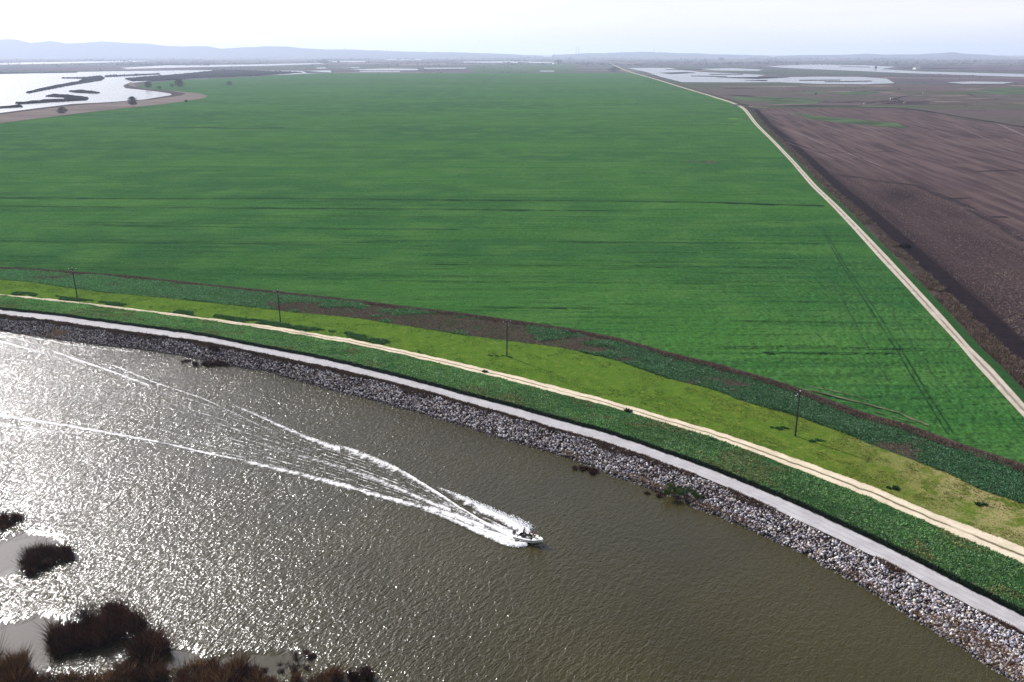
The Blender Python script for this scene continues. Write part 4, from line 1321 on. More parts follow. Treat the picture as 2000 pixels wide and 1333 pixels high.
chine = -0.10 + 0.50 * (xs - 0.5).clip(0) ** 2 / 0.25
sheer = 0.50 + 0.16 * xs ** 2
rows = []
for x, b, kz, cz, sz in zip(xs, beam, keel, chine, sheer):
    X = x * Lb
    rows.append([(X, -b, sz), (X, -b * 0.97, (sz + cz) / 2), (X, -b * 0.80, cz), (X, 0, min(kz, cz - 0.01)), (X, b * 0.80, cz), (X, b * 0.97, (sz + cz) / 2), (X, b, sz)])
m = MB()
m.loft(rows)
m.add(rows[0], [(0, 1, 2, 3, 4, 5, 6)])
m.build('hull', M['hull'], boat, smooth=False)
# side stripe, both sides
for sgn, k0 in ((-1, 0), (1, 6)):
    m = MB()
    rr_ = []
    for x, b, cz, sz in list(zip(xs, beam, chine, sheer))[:14]:
        top, bot = sz * 0.72 + cz * 0.28, sz * 0.50 + cz * 0.50
        rr_.append([(x * Lb, sgn * (b * 0.985 + 0.004), top), (x * Lb, sgn * (b * 0.972 + 0.004), bot)])
    m.loft(rr_)
    m.build('hull_stripe', M['stripe'], boat)
# inner liner: coaming + cockpit tub
m = MB()
rl = []
for x, b, sz in zip(xs, beam, sheer):
    if x > 0.70: continue
    X = max(x * Lb, 0.55)
    bi = b - 0.16
    rl.append([(X, -bi, sz + 0.01), (X, -bi, 0.12), (X, bi, 0.12), (X, bi, sz + 0.01)])
m.loft(rl)
m.add(rl[0], [(0, 1, 2, 3)])
m.add(rl[-1], [(0, 1, 2, 3)])
m.build('cockpit', M['inside'], boat)
# gunwale caps
m = MB()
for sgn in (-1, 1):
    rg = []
    for x, b, sz in zip(xs, beam, sheer):
        if x > 0.70: continue
        X = x * Lb
        rg.append([(X, sgn * (b + 0.03), sz - 0.03), (X, sgn * (b + 0.03), sz + 0.03), (X, sgn * (b - 0.17), sz + 0.03), (X, sgn * (b - 0.17), sz - 0.03)])
    m.loft(rg, closed=True, cap=True)
m.build('gunwale', M['hull'], boat)
# fore deck (cream), crowned
m = MB()
rd = []
for x, b, sz in zip(np.linspace(0.68, 1.0, 8), np.interp(np.linspace(0.68, 1.0, 8), xs, beam), np.interp(np.linspace(0.68, 1.0, 8), xs, sheer)):
    X = x * Lb
    rd.append([(X, -b - 0.02, sz - 0.05), (X, -b - 0.02, sz + 0.035), (X, -b * 0.5, sz + 0.075), (X, 0, sz + 0.09), (X, b * 0.5, sz + 0.075), (X, b + 0.02, sz + 0.035), (X, b + 0.02, sz - 0.05)])
m.loft(rd, cap=True)
m.build('foredeck', M['deck'], boat)
m = MB()
m.box((0.28, 0, 0.46), (0.56, 1.76, 0.10))
m.build('rear_deck', M['deck'], boat, bevel=0.02)
# console with windscreen
m = MB()
m.loft([[(2.55, -0.72, 0.13), (2.55, -0.12, 0.13), (3.15, -0.12, 0.13), (3.15, -0.72, 0.13)], [(2.62, -0.68, 0.80), (2.62, -0.16, 0.80), (3.02, -0.16, 0.86), (3.02, -0.68, 0.86)]], closed=True, cap=True)
con = m.build('console', M['hull'], boat, bevel=0.02)
m = MB()
m.loft([[(3.00, -0.70, 0.86), (3.06, -0.42, 0.86), (3.00, -0.14, 0.86)], [(2.84, -0.66, 1.14), (2.88, -0.42, 1.16), (2.84, -0.18, 1.14)]])
m.build('windscreen', M['glass'], con)
m = MB()
ang = np.linspace(0, 2 * math.pi, 13)
m.tube([(2.55 - 0.03 * math.sin(a), -0.42 + 0.17 * math.cos(a), 0.78 + 0.17 * math.sin(a)) for a in ang], 0.015, 6)
m.build('steering_wheel', M['black'], con)
for sx, sy in ((1.95, -0.42), (1.95, 0.42), (3.45, 0.35)):
    m = MB()
    m.tube([(sx, sy, 0.12), (sx, sy, 0.42)], 0.06, 8)
    m.box((sx, sy, 0.47), (0.46, 0.46, 0.10))
    m.box((sx - 0.22, sy, 0.72), (0.08, 0.44, 0.44))
    m.build('seat', M['black'], boat, bevel=0.015)
# outboard engine
eng = empty('outboard_motor', (0, 0, 0))
eng.parent = boat
m = MB()
m.loft([[(-0.52, -0.15, 0.55), (-0.52, 0.15, 0.55), (-0.02, 0.17, 0.55), (-0.02, -0.17, 0.55)], [(-0.58, -0.19, 0.75), (-0.58, 0.19, 0.75), (0.0, 0.2, 0.78), (0.0, -0.2, 0.78)], [(-0.50, -0.15, 1.02), (-0.50, 0.15, 1.02), (-0.06, 0.15, 1.05), (-0.06, -0.15, 1.05)]], closed=True, cap=True)
m.build('cowling', M['black'], eng, bevel=0.03)
m = MB()
m.box((-0.30, 0, 0.18), (0.26, 0.14, 0.75))
m.box((-0.36, 0, -0.22), (0.5, 0.24, 0.04))
m.tube([(-0.62, 0, -0.42), (-0.1, 0, -0.42)], [0.08, 0.03], 8)
m.build('lower_unit', M['black'], eng, bevel=0.01)
m = MB()
m.tube([(4.55, 0.42, 0.74), (5.35, 0.30, 0.84)], 0.035, 8)
m.box((5.45, 0.28, 0.86), (0.28, 0.14, 0.14))
m.box((4.50, 0.44, 0.80), (0.30, 0.16, 0.14))
m.build('trolling_motor', M['black'], boat, bevel=0.01)
m = MB()
for sy in (-0.62, 0.62):
    m.tube([(3.95, sy, 0.62), (4.25, sy * 0.95, 0.74), (4.70, sy * 0.66, 0.74), (4.95, sy * 0.46, 0.68)], 0.016, 6)
m.build('bow_rail', M['chrome'], boat)
m = MB()
m.box((1.1, -0.55, 0.30), (0.55, 0.36, 0.36))
m.build('cooler_box', M['hull'], boat, bevel=0.02)

# ------------------------------------------------------------------ people in the boat
def skin_mesh(name, joints, edges, mat, parent, root=0, sub=1):
    me = bpy.data.meshes.new(name)
    me.from_pydata([j[:3] for j in joints], edges, [])
    me.materials.append(mat)
    o = bpy.data.objects.new(name, me)
    COL.objects.link(o)
    o.parent = parent
    me.skin_vertices or None
    mod = o.modifiers.new('skin', 'SKIN')
    mod.use_smooth_shade = True
    if not me.skin_vertices:
        bpy.context.view_layer.objects.active = o
    sv = me.skin_vertices[0].data if me.skin_vertices else None
    if sv is None:
        me.attributes.new('skin', 'FLOAT', 'POINT')
    else:
        for i, j in enumerate(joints):
            r_ = j[3]
            sv[i].radius = (r_, r_ if len(j) < 5 else j[4])
        sv[root].use_root = True
    s_ = o.modifiers.new('sub', 'SUBSURF')
    s_.levels = s_.render_levels = sub
    return o

M['skin'] = flat('skin', (0.42, 0.26, 0.19), 0.5, 0.4, 0.05)
def cloth(name, c):
    return flat(name, c, 0.85, 0.15, 0.15, 9.0)
M['jk_black'] = cloth('black_jacket', (0.012, 0.012, 0.016))
M['jk_grey'] = cloth('charcoal_jacket', (0.022, 0.020, 0.024))
M['jk_white'] = cloth('white_jacket', (0.85, 0.82, 0.80))
M['jk_red'] = cloth('dark_red_jacket', (0.22, 0.035, 0.020))
M['tr_dark'] = cloth('dark_trousers', (0.016, 0.018, 0.026))
M['tr_tan'] = cloth('cream_trousers', (0.55, 0.47, 0.36))
M['hair'] = cloth('dark_hair', (0.015, 0.011, 0.009))

def person(loc, rz, sitting, jacket, trousers, hat, label, armpose=0):
    """a figure facing +X of its own frame; loc = point under the feet / seat in boat coordinates turned to world"""
    p = empty('person', loc, rz)
    tag(p, label, 'person', 'people aboard the motorboat')
    hip = 0.47 if sitting else 0.90
    zs = hip
    J = [(0, 0, zs, 0.14, 0.11), (0.01, 0, zs + 0.22, 0.14, 0.10), (0.02, 0, zs + 0.44, 0.16, 0.11), (0.03, 0, zs + 0.56, 0.055, 0.055),
         (0.045, 0, zs + 0.64, 0.070, 0.080), (0.055, 0, zs + 0.74, 0.085, 0.098), (0.05, 0, zs + 0.83, 0.055, 0.065), (0.15, 0, zs + 0.71, 0.014, 0.018)]
    E = [(0, 1), (1, 2), (2, 3), (3, 4), (4, 5), (5, 6), (5, 7)]
    JK, JE = [(0, 0, zs - 0.03, 0.17, 0.13), (0.01, 0, zs + 0.2, 0.175, 0.13), (0.02, 0, zs + 0.43, 0.185, 0.13), (0.03, 0, zs + 0.53, 0.085, 0.085)], [(0, 1), (1, 2), (2, 3)]
    TR, TE = [(0, 0, zs, 0.15, 0.13)], []
    for sg in (-1, 1):
        sh = (0.02, sg * 0.20, zs + 0.45)
        if armpose == 0:
            el, wr = (0.08, sg * 0.27, zs + 0.20), (0.30, sg * 0.20, zs + 0.14)
        else:
            el, wr = (0.16, sg * 0.26, zs + 0.24), (0.40, sg * 0.14, zs + 0.34)
        hd = tuple(w + (w - e) * 0.30 for w, e in zip(wr, el))
        n = len(J)
        J += [(*sh, 0.062, 0.062), (*el, 0.045, 0.045), (*wr, 0.030, 0.030), (*hd, 0.040, 0.020)]
        E += [(2, n), (n, n + 1), (n + 1, n + 2), (n + 2, n + 3)]
        for q_, ln in enumerate((0.075, 0.085, 0.08, 0.06)):
            J.append((hd[0] + ln, hd[1] + (q_ - 1.5) * 0.022, hd[2] - 0.02 - 0.01 * q_, 0.009, 0.009))
            E.append((n + 3, len(J) - 1))
        J.append((hd[0] + 0.02, hd[1] - sg * 0.06, hd[2] + 0.02, 0.010, 0.010))
        E.append((n + 3, len(J) - 1))
        k = len(JK)
        JK += [(*sh, 0.085, 0.085), (*el, 0.065, 0.065), (*wr, 0.048, 0.048)]
        JE += [(2, k), (k, k + 1), (k + 1, k + 2)]
        hp = (0, sg * 0.10, hip - 0.04)
        if sitting:
            kn, an, to = (0.44, sg * 0.13, hip + 0.02), (0.46, sg * 0.13, 0.09), (0.62, sg * 0.14, 0.03)
        else:
            kn, an, to = (0.05, sg * 0.13, 0.49), (0.0, sg * 0.14, 0.09), (0.17, sg * 0.15, 0.03)
        n = len(J)
        J += [(*hp, 0.085, 0.085), (*kn, 0.058, 0.058), (*an, 0.040, 0.040), (*to, 0.040, 0.028)]
        E += [(0, n), (n, n + 1), (n + 1, n + 2), (n + 2, n + 3)]
        k = len(TR)
        TR += [(*hp, 0.105, 0.105), (*kn, 0.080, 0.080), (*an, 0.065, 0.065)]
        TE += [(0, k), (k, k + 1), (k + 1, k + 2)]
    skin_mesh('body', J, E, M['skin'], p)
    skin_mesh('jacket', JK, JE, jacket, p)
    skin_mesh('trousers', TR, TE, trousers, p)
    m = MB()
    rows = []
    for a in np.linspace(0.0, 1.0, 6):
        rr2 = 0.112 * math.cos(a * 1.45)
        zz = zs + 0.765 + 0.125 * math.sin(a * 1.45)
        rows.append([(0.045 + rr2 * math.cos(b), rr2 * 0.9 * math.sin(b), zz) for b in np.linspace(0, 2 * math.pi, 13)[:-1]])
    m.loft(rows, closed=True, cap=True)
    if hat is not M['hair']:
        m.loft([[(0.14, -0.07, zs + 0.775), (0.14, 0.07, zs + 0.775)], [(0.23, -0.05, zs + 0.765), (0.23, 0.05, zs + 0.765)]])
    m.build('cap' if hat is not M['hair'] else 'hair', hat, p, smooth=True)
    return p

boat_m = Matrix.Translation(boat.location) @ boat.rotation_euler.to_matrix().to_4x4()
def aboard(x, y, z=0.13):
    w = boat_m @ Vector((x, y, z))
    return (w.x, w.y, w.z)
person(aboard(1.35, 0.42), BANG, False, M['jk_black'], M['tr_dark'], M['hair'], 'person in a black jacket standing nearest the stern of the motorboat')
person(aboard(2.02, -0.42, 0.05), BANG, True, M['jk_grey'], M['tr_tan'], M['jk_black'], 'person in a charcoal jacket and tan trousers seated at the motorboat wheel', 1)
person(aboard(2.60, 0.38), BANG + 0.3, False, M['jk_white'], M['tr_dark'], M['hair'], 'person in a white jacket standing amidships in the motorboat')
person(aboard(3.55, -0.05), BANG, False, M['jk_red'], M['tr_tan'], M['hair'], 'person in a dark red jacket and cream trousers standing behind the foredeck')

# ------------------------------------------------------------------ utility poles
def copy_tree(o, parent=None):
    c = o.copy()
    COL.objects.link(c)
    if parent:
        c.parent = parent
    for ch in [k for k in bpy.data.objects if k.parent == o]:
        copy_tree(ch, c)
    return c

HP = 10.6
pole = empty('utility_pole', (0, 0, 0))
m = MB()
m.tube([(0, 0, -0.2), (0, 0, HP)], [0.20, 0.14], 10)
m.build('pole', M['wood'], pole)
m = MB()
m.box((0, 0.17, HP - 0.55), (2.5, 0.13, 0.16))
ca = m.build('crossarm', M['wood'], pole)
m = MB()
m.box((0.0, -0.02, HP - 1.35), (0.10, 1.5, 0.12))
m.build('crossarm', M['wood'], pole)
for sx in (-1, 1):
    m = MB()
    m.tube([(sx * 0.6, 0.12, HP - 0.60), (0, 0.13, HP - 1.15)], 0.025, 6)
    m.build('brace', M['steel'], pole)
for x, y, z in ((-1.1, 0.14, HP - 0.48), (1.1, 0.14, HP - 0.48), (0, 0, HP), (0, 0.7, HP - 1.29), (0, -0.7, HP - 1.29)):
    m = MB()
    m.tube([(x, y, z), (x, y, z + 0.06), (x, y, z + 0.1), (x, y, z + 0.17), (x, y, z + 0.22)], [0.04, 0.09, 0.06, 0.09, 0.03], 8)
    m.build('insulator', M['ceramic'], pole)
m = MB()
m.tube([(0.115, 0.0, 0.0), (0.075 + 0.04, 0.0, HP - 1.6)], 0.03, 6)
m.build('conduit', M['steel'], pole)
spots = [((1553, 852), 0.95, 'nearest wooden utility pole casting a long shadow toward the cream track'),
         ((990, 697), 0.5, 'wooden utility pole standing mid grass strip before the bare brown patch'),
         ((548, 631), 0.42, 'wooden utility pole at the weedy upper edge of the cream track'),
         ((151, 582), 0.35, 'most distant wooden utility pole whose shadow crosses the cream track')]
for i, ((px_, py_), rz, lab) in enumerate(spots):
    o = pole if i == 0 else copy_tree(pole)
    w = P(px_, py_, 0.08)
    o.location = w.tolist()
    o.rotation_euler = (rng.normal(0, 0.008), rng.normal(0, 0.008), rz)
    tag(o, lab, 'utility pole', 'utility poles along the grass strip')

# ------------------------------------------------------------------ reed clumps, shrubs and trees
def clump(name, px_, py_, rx, ry, h, n, cols, label, cat, z=0.0, bl=9, w=0.05, lean=0.55, group=None, mat=None, seed=0, core=True):
    c0 = P(px_, py_, z)
    o = empty(name, c0.tolist())
    tag(o, label, cat, group)
    r = np.random.default_rng(900 + seed)
    nt = max(4, int(1.7 * rx * ry) + 3)
    ta = r.random(nt) * 2 * math.pi
    td = r.random(nt) ** 0.55
    lob = 0.5 + 1.1 * fbm(np.cos(ta) * 1.6 + 7 * seed, np.sin(ta) * 1.6 + 3 * seed, 55 + seed, 3)
    tx, ty = np.cos(ta) * td * rx * lob, np.sin(ta) * td * ry * lob
    th = 0.35 + 0.75 * r.random(nt)
    ti = r.integers(0, nt, n)
    sg = 0.22 * min(rx, ry) ** 0.5
    x, y = tx[ti] + r.normal(0, sg, n), ty[ti] + r.normal(0, sg * 0.9, n)
    d = np.hypot(x - tx[ti], y - ty[ti]) / (2 * sg)
    d = d.clip(0, 1.3)
    k = fbm(x * 0.55 + 31 * seed, y * 0.55, 77 + seed)
    keep = np.ones(n, bool)
    x, y, d, k, ti = x[keep], y[keep], d[keep], k[keep], ti[keep]
    pts = np.stack([x, y, 0 * x - 0.05], -1)
    hh = h * th[ti] * (1.1 - 0.5 * d ** 2).clip(0.2, 1.2) * (0.7 + 0.6 * r.random(len(k)))
    cc = np.array(cols)[(r.choice(len(cols), nt)[ti] + (r.random(len(pts)) < 0.3)) % len(cols)]
    v, f, c = blades(pts, hh, 0.35, w, bl, cc, 0.3, lean, 300 + seed)
    mesh_np('foliage', v, f, mat or M['reed'], parent=o, cols=c)
    if core:                        # the stems the blades grow from
        m = MB()
        for i in range(min(14, len(pts))):
            m.tube([(x[i], y[i], -0.2), (x[i] + r.normal(0, 0.1), y[i] + r.normal(0, 0.1), hh[i] * 0.7)], [0.03, 0.012], 5)
        m.build('stem', M['bark'], o)
    return o

DK = [(0.030, 0.012, 0.011), (0.055, 0.021, 0.017), (0.014, 0.007, 0.008), (0.11, 0.048, 0.034)]
BR = [(0.075, 0.034, 0.024), (0.125, 0.060, 0.038), (0.030, 0.015, 0.013), (0.20, 0.11, 0.066)]
G1 = 'dark reed clumps in the river shallows'
clump('reed_clump', 92, 1092, 3.4, 3.8, 1.9, 800, DK, 'dark isolated reed clump standing in bright glitter beside the calm water', 'reeds', seed=1, group=G1)
clump('reed_clump', 12, 1022, 2.2, 2.0, 1.6, 350, DK, 'small dark reed clump cut by the photo edge, farthest up the river', 'reeds', seed=2, group=G1)
clump('reed_clump', 190, 1235, 5.8, 4.8, 2.4, 2000, DK, 'largest dark red-brown reed clump between calm water and glitter', 'reeds', seed=3, group=G1)
clump('reed_clump', 285, 1280, 2.2, 2.6, 2.6, 700, DK, 'narrow dark reed clump on the glitter side of the largest clump', 'reeds', seed=4, group=G1)
clump('reed_clump', 10, 1325, 2.8, 3.2, 3.0, 800, BR, 'reddish reed clump in the bottom corner below the calm water', 'reeds', seed=5, group=G1)
clump('reed_clump', 130, 1348, 7.5, 2.4, 1.4, 900, BR, 'low brown reed bed in front of the largest clump', 'reeds', seed=6, group=G1)
clump('reed_clump', 250, 1332, 4.4, 3.2, 2.0, 1000, BR, 'brown reed clump joined to the foot of the largest dark clump', 'reeds', seed=7, group=G1)
clump('reed_clump', 425, 1326, 6.5, 3.2, 1.9, 1300, BR, 'wide brown reed mass at the bottom edge right of the gap', 'reeds', seed=8, group=G1)
clump('reed_clump', 545, 1346, 5.5, 2.0, 1.2, 600, BR, 'low brown reed bed tapering off along the bottom edge', 'reeds', seed=9, group=G1)
clump('reed_clump', 640, 1332, 1.5, 1.5, 1.6, 240, BR, 'small brown reed tuft alone at the bottom edge', 'reeds', seed=10, group=G1)
clump('reed_clump', 708, 1330, 2.0, 1.6, 1.3, 260, DK, 'dark sparse reed tuft farthest right along the bottom edge', 'reeds', seed=11, group=G1)
clump('water_weed', 590, 1283, 1.8, 1.4, 0.5, 130, DK, 'dark sparse weed tuft breaking the water near the bottom edge', 'water weed', seed=12, bl=7, core=False)
clump('water_weed', 560, 1308, 3.6, 1.2, 0.5, 160, DK, 'dark streaky weed bed in water behind the low reeds', 'water weed', seed=13, bl=7, core=False)
G2 = 'reed clumps along the riprap waterline'
clump('reed_clump', 412, 713, 6.2, 1.5, 1.2, 650, DK, 'long dark reed clump at the far waterline near the wake', 'reeds', seed=14, group=G2)
clump('reed_clump', 365, 707, 1.6, 0.6, 0.7, 70, DK, 'small dark reed clump just beyond the long waterline clump', 'reeds', seed=15, group=G2)
clump('reed_clump', 1132, 915, 1.9, 0.8, 0.7, 150, DK, 'dark reed clump at the waterline, farther of the pair by the rock point', 'reeds', seed=16, group=G2)
clump('reed_clump', 1163, 924, 1.2, 1.0, 0.8, 130, DK, 'dark reed clump at the waterline, nearer of the pair by the rock point', 'reeds', seed=17, group=G2)
clump('reed_clump', 1282, 964, 1.7, 1.3, 0.8, 200, DK, 'dark reed clump at the waterline below the green bush', 'reeds', seed=18, group=G2)
GR = [(0.030, 0.060, 0.014), (0.050, 0.085, 0.018), (0.016, 0.036, 0.010), (0.075, 0.090, 0.028)]
for k_, (x_, y_, a_, b_) in enumerate(((1352, 958, 5.4, 2.6),)):
    clump('riprap_bush', x_, y_, a_, b_, 0.55, 900, GR, 'low green bush sprawling over the riprap rocks', 'bush', z=1.2, seed=20, w=0.10, mat=M['leaf'])
clump('riprap_bush', 416, 684, 1.8, 1.2, 1.3, 300, DK, 'dark bare bush on the rock bank close to the gravel road', 'bush', z=1.9, seed=21)
DG = [(0.012, 0.040, 0.012), (0.020, 0.055, 0.016)]
clump('weed_tuft', 949, 727, 0.7, 0.6, 0.8, 60, DG, 'dark green weed tuft growing in the middle of the cream track', 'weed', z=0.12, seed=22, w=0.15, mat=M['leaf'])
clump('weed_tuft', 1226, 804, 0.7, 0.4, 0.6, 40, DG, 'dark weed tuft on the river-side edge of the cream track', 'weed', z=0.12, seed=23, w=0.15, mat=M['leaf'])
clump('weed_tuft', 1738, 954, 1.5, 0.5, 0.6, 80, DG, 'dark flat weed patch in dry grass beside the track', 'weed', z=0.1, seed=24, w=0.15, mat=M['leaf'])
clump('weed_tuft', 1915, 986, 1.0, 0.5, 0.5, 60, DG, 'small green weed tuft in the dry grass strip', 'weed', z=0.1, seed=25, w=0.15, mat=M['leaf'])
clump('weed_tuft', 1592, 862, 2.2, 0.9, 0.35, 110, [(0.03, 0.10, 0.02), (0.05, 0.13, 0.03)], 'patch of green weeds around the nearest pole foot', 'weed', z=0.1, seed=26, w=0.2, mat=M['leaf'])
clump('weed_tuft', 1518, 838, 3.4, 0.9, 0.35, 160, [(0.03, 0.10, 0.02), (0.05, 0.13, 0.03)], 'long patch of green weeds left of the nearest pole', 'weed', z=0.1, seed=27, w=0.2, mat=M['leaf'])
clump('weed_tuft', 975, 696, 3.6, 0.9, 0.3, 130, [(0.04, 0.13, 0.02), (0.06, 0.15, 0.03)], 'green weed patch around the foot of the mid strip pole', 'weed', z=0.1, seed=28, w=0.2, mat=M['leaf'])
clump('ditch_shrub', 1766, 482, 2.4, 1.8, 1.6, 260, [(0.012, 0.010, 0.010), (0.025, 0.02, 0.02)], 'dark round shrub at the edge of the wet ploughed field', 'shrub', z=0.1, seed=29)

def tree(px_, py_, hpx, wpx, label, cols, seed, name='bare_tree', z=0.0, squat=False):
    c0 = P(px_, py_, z)
    sc = float(c0[1]) / FPX * 1.05
    h, wd = hpx * sc, wpx * sc / 2
    o = empty(name, c0.tolist())
    tag(o, label, 'tree' if not squat else 'bush')
    r = np.random.default_rng(500 + seed)
    m = MB()
    m.tube([(0, 0, -0.3), (r.normal(0, 0.1), 0, h * 0.3), (r.normal(0, 0.3), r.normal(0, 0.3), h * 0.75)], [0.045 * h * 0.5, 0.03 * h * 0.5, 0.008 * h], 7)
    for k in range(7):
        a = r.random() * 6.28
        z0 = h * (0.12 + 0.4 * r.random())
        m.tube([(0, 0, z0), (math.cos(a) * wd * 0.45, math.sin(a) * wd * 0.45, z0 + h * 0.18), (math.cos(a) * wd * 0.8, math.sin(a) * wd * 0.8, z0 + h * 0.36)], [0.016 * h * 0.5, 0.010 * h * 0.5, 0.003 * h], 5)
    m.build('trunk', M['bark'], o)
    n = 420
    a, u = r.random(n) * 6.28, r.random(n)
    d = np.sqrt(r.random(n))
    zz = h * (0.12 + 0.80 * u)
    rad = wd * np.sqrt(np.clip(1 - ((u - 0.45) / 0.58) ** 2, 0.05, 1)) * d * (0.7 + 0.5 * vnoise(a * 1.5, u * 4, seed))
    p = np.stack([np.cos(a) * rad, np.sin(a) * rad, zz], -1)
    v, f, c = blades(p, h * 0.10, h * 0.05, h * 0.028, 5, np.array(cols)[r.choice(len(cols), n)], 0.3, 1.0, 600 + seed)
    mesh_np('crown', v, f, M['reed'], parent=o, cols=c)
    return o

PU = [(0.030, 0.022, 0.026), (0.045, 0.034, 0.036), (0.020, 0.016, 0.018)]
tree(260, 208, 17, 17, 'dark bare tree on the lake levee, the largest one there', PU, 1, z=1.5)
tree(122, 224, 13, 18, 'rounded dark bush on the lake levee nearest the lake spit', PU, 2, 'levee_bush', 1.0, True)
tree(351, 172, 14, 17, 'dark bare tree at the lake bend beside the crop field', PU, 3)
tree(290, 173, 12, 13, 'dark bush on the tip of the lake bend', PU, 4, 'levee_bush', 1.0, True)
tree(312, 175, 6, 9, 'small dark bush inside the lake bend', PU, 5, 'levee_bush', 0.5, True)
tree(336, 171, 6, 8, 'small dark bush beside the tree at the lake bend', PU, 6, 'levee_bush', 0.0, True)
tree(448, 168.5, 8, 9, 'small dark tree alone near the far corner of the crop field', PU, 7)
tree(364, 201, 5, 6, 'tiny dark bush at the foot of the lake levee', PU, 8, 'levee_bush', 0.4, True)
tree(632, 125, 7, 22, 'dark clump of distant trees beyond the lake far end', PU, 9, 'distant_trees')
tree(661, 124.5, 5, 5, 'single small distant tree right of the tree clump', PU, 10, 'distant_tree')
tree(1092, 125, 7, 16, 'distant tree group beside the white farm shed', PU, 11, 'distant_trees')
tree(1200, 142, 9, 26, 'purple bare thicket where the farm road meets the far plain', PU, 12, 'roadside_thicket')
tree(1710, 136.5, 6, 4, 'lone dark tree standing in the distant channel', PU, 13, 'distant_tree')
tree(1408, 119.5, 6, 14, 'dark distant tree clump under the right horizon', PU, 14, 'distant_trees')
tree(1112, 118.5, 4, 12, 'faint small tree group near the horizon behind the shed', PU, 15, 'distant_trees')

# scattered far scrub (uncountable)
def far_scrub(n, x0, x1, y0, y1, smin, smax, seed, name, label, dens=0.5):
    r = np.random.default_rng(seed)
    px_, py_ = x0 + (x1 - x0) * r.random(n), y0 + (y1 - y0) * r.random(n) ** 1.1
    k = fbm(px_ * 0.012, py_ * 0.35, seed)
    keep = k > dens
    for pl in POOLS:
        xs_, ys_ = np.array([p[0] for p in pl]), np.array([p[1] for p in pl])
        ins = np.zeros(len(px_), bool)
        j = len(pl) - 1
        for i in range(len(pl)):
            cond = ((ys_[i] > py_) != (ys_[j] > py_)) & (px_ < (xs_[j] - xs_[i]) * (py_ - ys_[i]) / (ys_[j] - ys_[i] + 1e-9) + xs_[i])
            ins ^= cond
            j = i
        keep &= ~ins
    p = P(px_[keep], py_[keep], -0.5)
    sc = p[:, 1] / FPX
    size = (smin + (smax - smin) * r.random(len(p)) ** 2) * sc
    sh, f = rock_shapes(1, 6, seed)
    sh = [w * np.array([2.2, 1.4, 0.62]) * (1 + 0.25 * r.normal(size=(len(w), 1))) for w in sh]
    v, f, c = scatter_mesh(p, size, sh, f, pick([(0.012, 0.012, 0.015), (0.020, 0.017, 0.020), (0.010, 0.015, 0.010)], len(p)), r)
    tag(mesh_np(name, v, f, M['reed'], cols=c), label, 'scrub', None, 'stuff')
far_scrub(5200, -400, 2400, 112, 129, 0.5, 1.6, 21, 'far_scrub', 'far dark scrub and treelines dotted below the horizon', 0.47)
far_scrub(1500, 1240, 2300, 129, 210, 0.5, 1.4, 22, 'marsh_scrub', 'dark scrub speckling the marsh on the right', 0.56)
far_scrub(1400, -300, 1200, 129, 146, 0.5, 1.5, 23, 'shore_scrub', 'dark scrub speckling the plain beyond the crop field', 0.55)
def treelines(n, x0, x1, y0, y1, seed, avoid=True):
    r = np.random.default_rng(seed)
    xs_, ys_, ss_ = [], [], []
    for k in range(n):
        yy_ = y0 + (y1 - y0) * r.random()
        xa = x0 + (x1 - x0) * r.random()
        L = 25 + 170 * r.random() ** 2
        m_ = int(L / 2.2)
        u = r.random(m_)
        xs_.append(xa + L * u); ys_.append(yy_ + (r.random() - 0.5) * 0.02 * L * u + r.normal(0, 0.12, m_)); ss_.append((0.65 + 1.2 * r.random(m_)) * (0.6 + 0.8 * r.random()))
    xs_, ys_, ss_ = np.concatenate(xs_), np.concatenate(ys_), np.concatenate(ss_)
    p = P(xs_, ys_, -0.5)
    sh_, f_ = rock_shapes(1, 6, seed)
    sh_ = [w_ * np.array([1.6, 1.2, 0.8]) * (1 + 0.25 * r.normal(size=(len(w_), 1))) for w_ in sh_]
    v_, f_, c_ = scatter_mesh(p, ss_ * p[:, 1] / FPX, sh_, f_, pick([(0.010, 0.011, 0.014), (0.018, 0.015, 0.018), (0.009, 0.014, 0.010)], len(p)), r)
    tag(mesh_np('far_treeline', v_, f_, M['reed'], cols=c_), 'dark far rows of trees lying across the plain below the horizon', 'trees', None, 'stuff')
treelines(120, -300, 2300, 111.5, 128, 61)
# reedy edge of the islands
ip = []
for pl, lab in ISL[:6]:
    xs_, ys_ = np.array([p[0] for p in pl], float), np.array([p[1] for p in pl], float)
    u = rng.random(260) * len(pl)
    i = u.astype(int)
    w = (u - i)
    x_ = xs_[i] * (1 - w) + xs_[(i + 1) % len(pl)] * w
    y_ = ys_[i] * (1 - w) + ys_[(i + 1) % len(pl)] * w
    ip.append(P(x_, y_, 0.0))
ip = np.concatenate(ip)
sh, f = rock_shapes(1, 6, 31)
v, f, c = scatter_mesh(ip, (0.9 + 1.6 * rng.random(len(ip))) * ip[:, 1] / 1500, sh, f, pick([(0.009, 0.006, 0.008), (0.007, 0.007, 0.006)], len(ip)), rr)
tag(mesh_np('island_reeds', v, f, M['reed'], cols=c), 'dark reed tufts ringing the lake islands', 'reeds', None, 'stuff')

